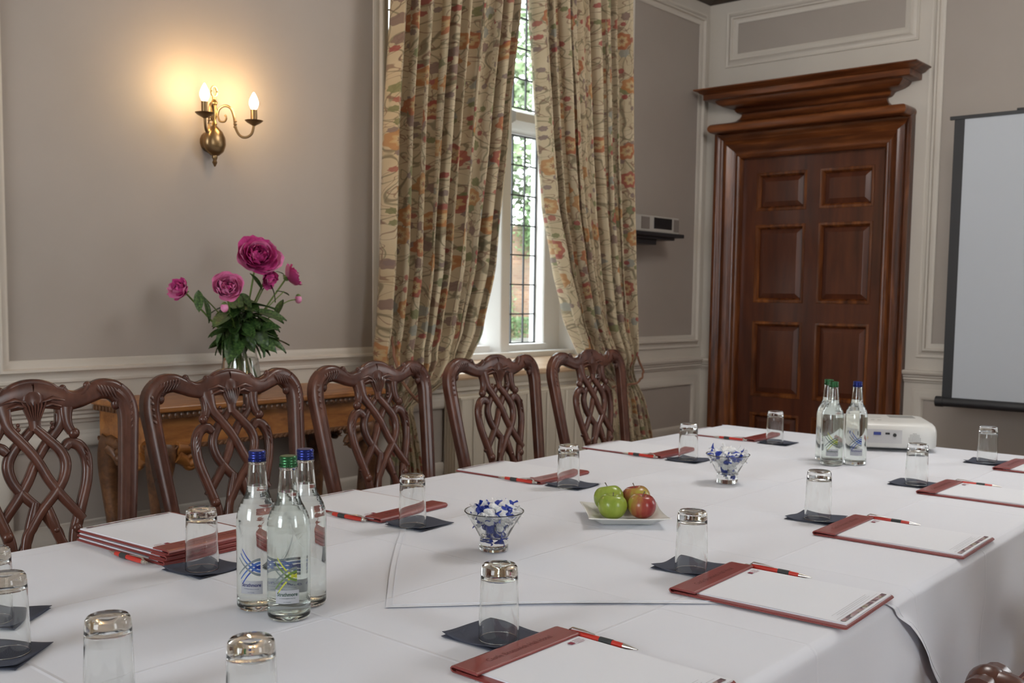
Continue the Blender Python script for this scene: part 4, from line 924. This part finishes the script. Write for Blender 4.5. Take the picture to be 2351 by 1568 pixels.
def make_pen():
    T = thing('pen', '', 'pen'); H = .0056
    def seg(nm, prof, mat, par): m = MB(); m.lathe(prof, 14); m.v = [(x, z, y+H) for x, y, z in m.v]; return m.build(nm, mat, par, smooth=True, angle=50)   # axis along +y
    seg('barrel', [(0, .026), (.0044, .026), (.0050, .046), (.0050, .066), (.0052, .110), (.0046, .128), (0, .128)], RED, T)
    seg('grip', [(0, .0465), (.0056, .0465), (.0056, .070), (0, .070)], GRIP, T)
    seg('tip', [(0, 0), (.0008, 0), (.001, .003), (.0032, .014), (.0046, .0265), (0, .0265)], STEEL, T)
    seg('button', [(0, .127), (.0048, .127), (.0048, .131), (.0030, .132), (.0032, .140), (.0026, .142), (0, .142)], STEEL, T)
    m = MB(); m.tube([(0, .130, H+.0045), (0, .124, H+.0085), (0, .105, H+.0082), (0, .080, H+.0062)], [.0022, .0026, .0030, .0012], 8, flat=.45); m.build('clip', STEEL, T, smooth=True)
    return T
NAV = M('navy_paper_napkin', (.055, .063, .094), .85); t, b = nt(NAV); n_ = node(t, 'ShaderNodeTexNoise', Scale=500.0); t.links.new(coords(t), n_.inputs['Vector']); bump(t, b, n_.outputs[0], .4, .001)
def make_napkin(seed, s=.058):
    rg = random.Random(seed); m = MB(); T = thing('paper_napkin', '', 'napkin')
    a, b_, c, d = (rg.uniform(.5, 2) for _ in range(4))
    for L in range(2):
        def f(u, v):
            e = max(abs(2*u-1), abs(2*v-1)); cor = (abs(2*u-1)*abs(2*v-1))**3
            z = .0009+.0011*L+(.0013*L+.0006)*max(0, e-.72)/.28*(1+math.sin(u*4*a+v*3.2*b_+L))+.004*L*cor*(u < .5)
            return ((u-.5)*2*s+.001*L, (v-.5)*2*s-.0012*L, z)
        m.grid(f, 14, 14)
    o = m.build('ply', NAV, T, smooth=True, angle=180, normals=False); so = o.modifiers.new('t', 'SOLIDIFY'); so.thickness = .0006; so.offset = 0
    return T
def make_tumbler():
    T = thing('tumbler', '', 'glass'); m = MB()   # upside down: rim below
    m.lathe([(.0322, 0), (.0326, .0012), (.0318, .040), (.0305, .085), (.0296, .108), (.0285, .1175), (.0255, .1215), (.018, .1222), (0, .1215), ], 40, dens=True)
    m.lathe([(.0322, 0), (.0306, .0008), (.0300, .040), (.0288, .085), (.0278, .098), (.024, .1035), (.014, .1050), (0, .1055)], 40, dens=True)
    bm_v = m.v; o = m.build('glass_body', GLASS, T, smooth=True, angle=180, normals=False)
    me = o.data; bm = bmesh.new(); bm.from_mesh(me); bmesh.ops.remove_doubles(bm, verts=bm.verts, dist=1e-6); bmesh.ops.recalc_face_normals(bm, faces=bm.faces); bm.to_mesh(me); bm.free()
    return T
protoF, protoP, protoG = make_folder(), make_pen(), make_tumbler(); protoN = [make_napkin(k) for k in range(3)]
USED = {}
def put(proto, loc, rz, label, group, rot=None):
    if proto.name not in USED:
        USED[proto.name] = 1; proto.location = loc; proto.rotation_euler = rot or (0, 0, rz); proto['label'] = label; proto['group'] = group; return proto
    return copy_tree(proto, loc, rz, label, group, rot)
R_ = math.radians
def setting(folder, rz, pen, napkin, nrz, glassp, lab, k, fn=1, dz=0):
    zb = ztop(folder[0], folder[1]) if folder else 0
    g = ('window side' if math.cos(rz) < 0 else 'near side')
    if folder:
        fz = max(ztop(folder[0]+a, folder[1]+b) for a in (-.12, .12) for b in (-.16, .16))
        for q in range(fn): put(protoF, (folder[0]+.0015*q, folder[1]-.002*q, fz+.0115*q*.9), rz+R_(.6*q), lab['f'] if fn == 1 else (lab['f'] % ('bottom', 'middle', 'top')[q]), 'leather folders')
    if pen: put(protoP, (pen[0], pen[1], ztop(pen[0], pen[1])), pen[2], lab['p'], 'red pens')
    nz_ = max(ztop(napkin[0]+a, napkin[1]+b) for a in (-.05, .05) for b in (-.05, .05))
    put(protoN[k % 3], (napkin[0], napkin[1], nz_), nrz, lab['n'], 'navy napkins')
    put(protoG, (glassp[0], glassp[1], nz_+.0026), .3*k, lab['g'], 'upturned tumblers')
def labels(where):
    return dict(f='burgundy leather folder with notepad '+where, p='red and black pen '+where, n='navy paper napkin '+where, g='upturned tumbler '+where)
W1 = [('first from the left on the window side', (1.185, 2.010), 3, (1.046, 2.008, R_(182)), (1.118, 1.765), 6, (1.109, 1.760)),
      ('second from the left on the window side', (1.736, 1.985), 4, (1.600, 1.985, R_(184)), (1.680, 1.735), 4, (1.649, 1.726)),
      ('third along the window side, nearest the apples', (2.395, 2.020), 2, (2.262, 2.000, R_(184)), (2.335, 1.778), 3, (2.297, 1.764)),
      ('fourth along the window side', (3.055, 2.030), 1, (2.922, 2.010, R_(182)), (2.979, 1.780), 2, (2.978, 1.781)),
      ('at the far end of the window side, nearest the door', (3.655, 1.995), 1, (3.522, 1.995, R_(181)), (3.575, 1.750), 2, (3.549, 1.750))]
for k, (wh, f, fr_, p, n, nr, g) in enumerate(W1):
    lb = labels(wh)
    if k == 0: lb['f'] = '%s of the stack of three burgundy folders by the left bottles'
    setting(f, PI+R_(fr_), p, n, R_(nr), g, lb, k, 3 if k == 0 else 1)
W2 = [('at the bottom centre of the picture', (1.172, .850), 0, (1.301, .858, R_(2)), (1.208, 1.078), 1, (1.200, 1.056)),
      ('second along the near side', (1.738, .833), 2.5, (1.868, .833, R_(1)), (1.787, 1.058), 3, (1.762, 1.040)),
      ('third along the near side', (2.364, .836), 1.2, (2.496, .842, R_(2)), (2.409, 1.070), 2, (2.398, 1.060)),
      ('fourth along the near side', (3.050, .838), 0, (3.178, .845, R_(4)), (3.072, 1.064), 2, (3.065, 1.053)),
      ('cut off by the right picture edge', (3.645, .802), 0, (3.775, .81, R_(2)), (3.665, 1.030), 1, (3.657, 1.025))]
for k, (wh, f, fr_, p, n, nr, g) in enumerate(W2): setting(f, R_(fr_), p, n, R_(nr), g, labels(wh), k+1)
for k, (wh, n, nr, g) in enumerate([('at the left picture edge, the farther of two', (.712, 1.738), 38, (.697, 1.728)), ('at the left picture edge, in front of another tumbler', (.632, 1.560), 40, (.647, 1.556)),
        ('at the bottom left corner, cut off below', (.652, 1.262), 44, (.652, 1.258)), ('bottom left of centre, in front of the three bottles', (.725, 1.05), 3, (.727, 1.047))]):
    setting(None, 0, None, n, R_(nr), g, labels(wh), k)

# ------------------------------------------------------------------ bottles of water
CAPB = M('blue_metal_cap', (.018, .028, .17), .32, .75); CAPG = M('green_metal_cap', (.030, .115, .045), .32, .75)
INKS = {'blue': ((.012, .045, .30), (.05, .12, .36), (.16, .19, .21)), 'green': ((.42, .45, .03), (.10, .17, .03), (.14, .17, .16))}
INKM = {k: [M('label_ink_'+k, c, .5) for c in v] for k, v in INKS.items()}
LABELM = M('grey_label_print', (.36, .37, .40), .5); TXTB = M('navy_lettering', (.012, .02, .12), .5); TXTG = M('dark_green_lettering', (.01, .05, .03), .5)
BR_ = .0362
def make_bottle(col):
    T = thing('water_bottle', '', 'bottle')
    out_p = [(0, .004), (.024, .0), (.031, .0), (.0345, .0025), (.0362, .008), (.0362, .150), (.0358, .160), (.0345, .170), (.0315, .180), (.0265, .190), (.0215, .199), (.0188, .208), (.0175, .220), (.0158, .240), (.0145, .254), (.0158, .2555), (.0158, .2585), (.0142, .2595), (.0140, .268)]
    in_p = [(0, .0125), (.026, .0105), (.031, .0125), (.0333, .018), (.0336, .150), (.0332, .159), (.0318, .168), (.0288, .1775), (.0238, .1875), (.0190, .197), (.0163, .207), (.0150, .220), (.0134, .240), (.0118, .255), (.0115, .268)]
    m = MB(); m.lathe(out_p+in_p[::-1], 48, dens=True); m.build('glass_body', BGLASS, T, smooth=True, angle=180)
    wp = [(r+.0005 if r > 0 else 0, z-.0005 if i < 3 else z) for i, (r, z) in enumerate(in_p) if z < .216]+[(.0157, .216), (0, .216)]
    m = MB(); m.lathe(wp, 48, dens=True); m.build('water', WATER, T, smooth=True, angle=60)
    m = MB(); cap = [(0, .2765), (.0132, .2765), (.0146, .2750), (.0149, .2740)]
    for k in range(3): z = .272-.0042*k; cap += [(.0149, z), (.0142, z-.0012), (.0142, z-.0022), (.0149, z-.0034)]
    cap += [(.0150, .2585), (.0146, .2575)]; m.lathe(cap, 32)
    for k in range(32): a = 2*PI*k/32; m.box(.0148*math.cos(a)-.0004, .0148*math.cos(a)+.0004, .0148*math.sin(a)-.0004, .0148*math.sin(a)+.0004, .2600, .2632)
    m.build('screw_cap', CAPB if col == 'blue' else CAPG, T, smooth=True, angle=35)
    def cyl(s, z, r=BR_+.0003): a = s/r; return (r*math.cos(a), r*math.sin(a), z)
    m = MB(); k = 0
    for sg in (-1, 1):
        for i in range(3):
            vs = []; N = 18
            for j in range(N+1):
                p = -1+2*j/N; e = max(0, (1-p)/2); g = .0075-.030*e**1.7+(i-1)*(.0058+.002*e); s = .0165*p-.002*i*(1-p)
                wdt = .0016+.0008*(1-e); vs += [cyl(s-.014, .080+sg*(g-wdt), BR_+.0003+.00005*i), cyl(s-.014, .080+sg*(g+wdt), BR_+.0003+.00005*i)]
            m.add(vs, [(2*j, 2*j+1, 2*j+3, 2*j+2) for j in range(N)], i)
    m.build('printed_emblem', INKM[col], T, normals=False)
    m = MB(); N = 14; m.add([cyl(-.034+.040*j/N, z, BR_+.0002) for j in range(N+1) for z in (.033, .056)], [(2*j, 2*j+1, 2*j+3, 2*j+2) for j in range(N)]); m.build('label', LABELM, T, normals=False)
    V_, F_ = text_mesh('Strathmore', .009, 3, .0002); V_, s = fit(V_, .0345); m = MB(); m.add([cyl(x-.0140, .0485+y*1.15, BR_+.0004) for x, y, z in V_], F_)
    V_, F_ = text_mesh('SCOTTISH SPRING WATER', .003, 1); V_, s = fit(V_, .027); m.add([cyl(x-.0140, .0418+y, BR_+.0004) for x, y, z in V_], F_)
    V_, F_ = text_mesh('SCOTLAND', .003, 1); V_, s = fit(V_, .012); m.add([cyl(x-.0140, .0358+y, BR_+.0004) for x, y, z in V_], F_)
    m.build('lettering', TXTB if col == 'blue' else TXTG, T, normals=False)
    return T
bb, bgn = make_bottle('blue'), make_bottle('green')
for p, xy, tw, lb in ((bb, (1.043, 1.480), -.25, 'blue-capped water bottle, left of the near group of three'), (bgn, (1.046, 1.396), 0.0, 'green-capped water bottle, front of the near group of three'), (bb, (1.113, 1.437), -1.0, 'blue-capped water bottle, right of the near group of three'),
                  (bgn, (3.239, 1.393), .15, 'green-capped water bottle in front, in the far group by the projector'), (bb, (3.308, 1.341), .2, 'blue-capped water bottle beside the projector'), (bgn, (3.312, 1.442), 1.9, 'water bottle almost hidden behind the green-capped one of the far group')):
    a = math.atan2(-xy[1], -xy[0])+.30+tw; put(p, (xy[0], xy[1], ztop(*xy)), a, lb, 'water bottles')

# ------------------------------------------------------------------ bowls of mints
def make_bowl():
    T = thing('glass_bowl', '', 'bowl'); m = MB()
    m.lathe([(0, .0), (.024, .0), (.0305, .002), (.0310, .010), (.0300, .024), (.0308, .030), (.045, .056), (.0628, .0835), (.0645, .0855), (.0640, .087), (.0620, .086), (.0430, .0575), (.0285, .034), (.024, .0295), (0, .028)], 48, dens=True); m.build('glass_body', GLASS, T, smooth=True, angle=180); return T
MINT = M('mint_wrapper', (.78, .79, .80), .35); t, b = nt(MINT); cc = coords(t, 'Object', (1, 1, 1)); n_ = node(t, 'ShaderNodeTexNoise', Scale=24.0, Detail=0.0); t.links.new(cc, n_.inputs['Vector'])
oi = node(t, 'ShaderNodeObjectInfo'); n_.noise_dimensions = '4D'
t.links.new(ramp(t, n_.outputs[0], [(.53, (.80, .81, .82)), (.55, (.015, .045, .36))]), b.inputs['Base Color'])
oi2 = math_n(t, 'MULTIPLY', oi.outputs['Random'], 50.0); t.links.new(oi2, n_.inputs['W'])
def make_mint(seed):
    rg = random.Random(seed); T = thing('wrapped_mint', '', 'sweet'); m = MB()
    def body(u, v):
        a = 2*PI*u; x = (v-.5)*.026; r = .0085*(1-abs(2*v-1)**3.5)**.5+.0012; r *= 1+.12*math.sin(a*5+seed+v*9)
        return (x, r*math.cos(a)*1.15, r*math.sin(a)*.8)
    m.grid(body, 14, 8); o = m.build('sweet', MINT, T, smooth=False, normals=False)
    for s in (-1, 1):
        m = MB(); tw = rg.uniform(-1, 1)
        def fan(u, v): wd = .003+.012*v; y = (u-.5)*2*wd; z = .0035*math.sin(u*14+seed)*v; c, q = math.cos(tw*v), math.sin(tw*v); return (s*(.0125+.014*v+.002*math.sin(u*9)), y*c-z*q, y*q+z*c)
        m.grid(fan, 9, 3); m.build('twist', MINT, T, smooth=False, normals=False)
    return T
mints = [make_mint(k) for k in range(4)]; bowl0 = make_bowl(); rg = random.Random(4)
for bi, (bx, by, lb) in enumerate(((1.618, 1.441, 'flared glass bowl of wrapped mints nearest the camera'), (2.692, 1.475, 'flared glass bowl of wrapped mints farther along the table'))):
    zb = ztop(bx, by); put(bowl0, (bx, by, zb), 0, lb, 'mint bowls')
    spots = []
    for (zz, rr, nn) in ((.041, .012, 2), (.053, .018, 5), (.066, .027, 7), (.077, .034, 8), (.088, .030, 7), (.097, .012, 3)):
        for k in range(nn): a = 2*PI*k/nn+zz*40+bi; spots.append((rr*math.cos(a), rr*math.sin(a), zz+rg.uniform(-.002, .002)))
    for k, (x, y, z) in enumerate(spots):
        rot = (rg.uniform(-.6, .6), rg.uniform(-.7, .7), rg.uniform(0, 2*PI)) if z > .06 else (rg.uniform(-.3, .3), rg.uniform(1.0, 1.9), rg.uniform(0, 2*PI))
        put(mints[k % 4], (bx+x, by+y, zb+z), 0, 'blue and white wrapped mint '+('on top of the heap' if z > .085 else 'at rim height' if z > .07 else 'deep down')+' in the '+('near' if bi == 0 else 'far')+' glass bowl', 'wrapped mints in the '+('near' if bi == 0 else 'far')+' glass bowl', rot)

# ------------------------------------------------------------------ plate of apples
PORC = M('white_porcelain', (.72, .72, .68), .12)
PX, PY = 2.062, 1.410; zb = ztop(PX, PY); pr_ = math.atan2(-.135, .126)
P_ = MB()
def sq(s, z, k=10):
    out = []
    for i in range(4*k):
        e, u = divmod(i, k); u = u/k*2-1
        q = [(u, -1), (1, u), (-u, 1), (-1, -u)][e]; bow = 1-.05*(1-u*u); rr = .985 if abs(u) > .99 else 1
        out.append((q[0]*s*bow if abs(q[0]) == 1 else q[0]*s, q[1]*s*bow if abs(q[1]) == 1 else q[1]*s, z+.003*(abs(u)**3)*(z/.02)))
    return out
rings = [sq(.056, 0), sq(.060, .002), sq(.084, .0155), sq(.0975, .0195), sq(.0985, .0212), sq(.0965, .0222), sq(.083, .0185), sq(.060, .0075), sq(.056, .006)]
vs = [p for r in rings for p in r]; n = 40
P_.add(vs, [(j*n+i, j*n+(i+1) % n, (j+1)*n+(i+1) % n, (j+1)*n+i) for j in range(len(rings)-1) for i in range(n)]+[tuple(range(n)), tuple(range((len(rings)-1)*n, len(rings)*n))])
pl = P_.build('square_plate', PORC, None, smooth=True, angle=45); pl.location = (PX, PY, zb); pl.rotation_euler = (0, 0, pr_); tag(pl, 'small square white porcelain plate holding four apples', 'plate')
def applemat(red):
    m = M('apple_skin_red' if red else 'apple_skin_green', (.3, .4, .05), .25); t, b = nt(m); c = coords(t)
    n1 = node(t, 'ShaderNodeTexNoise', Scale=9.0 if red else 22.0, Detail=2.0); t.links.new(c, n1.inputs['Vector'])
    st = node(t, 'ShaderNodeTexNoise', Scale=30.0, Detail=3.0); t.links.new(coords(t, 'Object', (3, 3, .35)), st.inputs['Vector'])
    if red:
        xyz = node(t, 'ShaderNodeSeparateXYZ'); t.links.new(c, xyz.inputs[0])
        f = math_n(t, 'ADD', math_n(t, 'ADD', math_n(t, 'MULTIPLY', xyz.outputs[0], 9.0), math_n(t, 'MULTIPLY', n1.outputs[0], .6)), math_n(t, 'MULTIPLY', st.outputs[0], .5))
        col = ramp(t, f, [(.22, (.36, .30, .045)), (.42, (.36, .14, .05)), (.58, (.30, .055, .035)), (.85, (.24, .018, .020))])
    else:
        f = math_n(t, 'ADD', math_n(t, 'MULTIPLY', n1.outputs[0], .6), math_n(t, 'MULTIPLY', st.outputs[0], .4)); col = ramp(t, f, [(.35, (.22, .31, .035)), (.6, (.30, .38, .06)), (.75, (.38, .43, .10))])
    sp = node(t, 'ShaderNodeTexVoronoi', Scale=160.0); t.links.new(c, sp.inputs['Vector']); col = mixc(t, ramp(t, sp.outputs['Distance'], [(.04, (.3, .3, .3)), (.1, (0, 0, 0))]), col, (.5, .45, .25))
    t.links.new(col, b.inputs['Base Color']); return m
AG, AR_ = applemat(False), applemat(True)
def apple(loc, r, red, rz, label, tilt, sc=1.0):
    T = thing('apple', label, 'apple', loc, 0, 'apples on the square plate'); T.rotation_euler = (tilt[0], tilt[1], rz)
    m = MB(); P = []
    for k in range(25):
        a = -PI/2+PI*k/24; rr = r*math.cos(a)**.9 if abs(a) < PI/2-.001 else 0; z = r*.93*math.sin(a)*(1 if a > 0 else .95)
        dip = math.exp(-(rr/(.32*r))**2); z += -dip*r*.30 if a > 0 else dip*r*.16; rr *= 1+.06*math.sin(a); P.append((rr, z))
    m.lathe(P, 32); m.v = [(x*(1+.015*math.sin(3*math.atan2(y, x))), y*(1+.015*math.sin(3*math.atan2(y, x))), z) for x, y, z in m.v]; m.build('flesh', AR_ if red else AG, T, smooth=True, angle=180)
    m = MB(); m.tube([(0, 0, r*.60), (.001, 0, r*.85), (.004, .001, r*1.08*sc)], [.0012, .001, .0016], 6); m.build('stem', BARK, T, smooth=True)
az = zb+.0068
apple((2.018, 1.414, az+.0325), .0355, False, .3, 'green apple at the front of the plate', (.05, .02), .85)
apple((2.076, 1.465, az+.0365), .0375, False, 1.9, 'green apple behind the other green one', (.15, .22))
apple((2.131, 1.421, az+.0345), .0365, True, 1.2, 'red apple at the back of the plate', (-.12, .1))
apple((2.067, 1.361, az+.0330), .0345, True, -.85, 'red and yellow apple at the front right of the plate', (.04, .05))

# ------------------------------------------------------------------ projector
T = thing('projector', 'white projector with its connector panel towards the bottles', 'projector', (3.800, 1.432, ztop(3.77, 1.42)), math.atan2(-.49, -.87)-(-PI/2))
PW = M('white_plastic', (.66, .66, .64), .35); PGR = M('grey_grille', (.30, .30, .29), .6); PORT = M('port_dark', (.02, .02, .022), .5); VGA = M('blue_vga_port', (.03, .05, .25), .5); GOLD = M('port_gold', (.6, .45, .2), .35, .6); PRED = M('port_red', (.4, .08, .05), .5)
# local frame: connector face looks to -y, x along the face
m = MB(); hw, hd = .150, .120
rings = []
for s, z in ((.92, .010), (.985, .014), (1, .024), (1, .052), (.992, .066), (.965, .078), (.91, .086), (.8, .0885)):
    rings.append([(x*s, y*s, z+(.0 if z < .06 else -.004*(y/hd-1)*-1*0)) for x, y in rrect(-hw, hw, -hd, hd, .030, 6)])
n = len(rings[0]); m.add([p for r in rings for p in r], [(j*n+i, j*n+(i+1) % n, (j+1)*n+(i+1) % n, (j+1)*n+i) for j in range(len(rings)-1) for i in range(n)]+[tuple(range(n))[::-1], tuple(range((len(rings)-1)*n, len(rings)*n))])
m.build('housing', PW, T, smooth=True, angle=50)
for x, y in ((-.12, -.09), (.12, -.09), (0, .09)): m = MB(); m.lathe([(0, 0), (.008, 0), (.008, .012), (0, .012)], 12, (x, y, 0)); m.build('foot', PGR, T)
m = MB()
for k in range(8): m.box(.02, .105, .02+k*.008, .024+k*.008, .0883, .0893)
m.build('top_vent', PGR, T); m = MB(); m.box(-.11, -.06, .045, .052, .0884, .0889); m.box(-.05, -.01, .01, .013, .0884, .0889)
for k in range(5): m.box(-.12+.022*k, -.108+.022*k, -.055, -.048, .0884, .0889)
m.build('control_marks', PGR, T)['kind'] = 'stuff'
yb = -hd-.0006
m = MB(); m.box(-.14, .035, yb-.0004, yb+.004, .026, .068); m.build('port_panel', M('port_panel_grey', (.55, .55, .56), .5), T)
m = MB()
for x, z in ((-.085, .058), (-.078, .040), (-.125, .056), (-.105, .042)): m.lathe([(0, 0), (.0055, 0), (.0055, .004), (.003, .004), (.003, .001), (0, .001)], 12, (0, 0, 0)); k0 = len(m.v)-1
m.v = []; m.f = []; m.m = []
for x, z in ((-.090, .058), (-.078, .041), (-.090, .041)):
    m2 = MB(); m2.lathe([(.0025, 0), (.0055, 0), (.0055, .003), (.0025, .003)], 12); m.add([(p[0]+x, yb-p[2], p[1]+z) for p in m2.v], m2.f)
m.build('audio_socket', GOLD, T)['kind'] = 'stuff'
m = MB(); m.box(-.055, -.032, yb-.003, yb+.002, .051, .060); m.build('monitor_socket', VGA, T)
m = MB(); m.box(-.018, -.004, yb-.002, yb+.002, .053, .059); m.box(-.14, -.128, yb-.002, yb+.002, .05, .062)
m2 = MB(); m2.lathe([(0, 0), (.0055, 0), (.0055, .003), (0, .003)], 12); m.add([(p[0]+.012, yb-p[2], p[1]+.052) for p in m2.v], m2.f); m.build('socket', PORT, T)['kind'] = 'stuff'
m = MB()
for i in range(9):
    for j in range(9):
        x, z = .075+(i-4)*.0045, .040+(j-4)*.0045
        if math.hypot(i-4, j-4) < 4.3: m2 = MB(); m2.lathe([(0, 0), (.0014, 0), (.0014, .0008), (0, .0008)], 6); m.add([(p[0]+x, yb+.0004-p[2], p[1]+z) for p in m2.v], m2.f)
m.build('speaker_grille', PGR, T)['kind'] = 'stuff'
T.scale = (1.08, 1.28, 1.18)
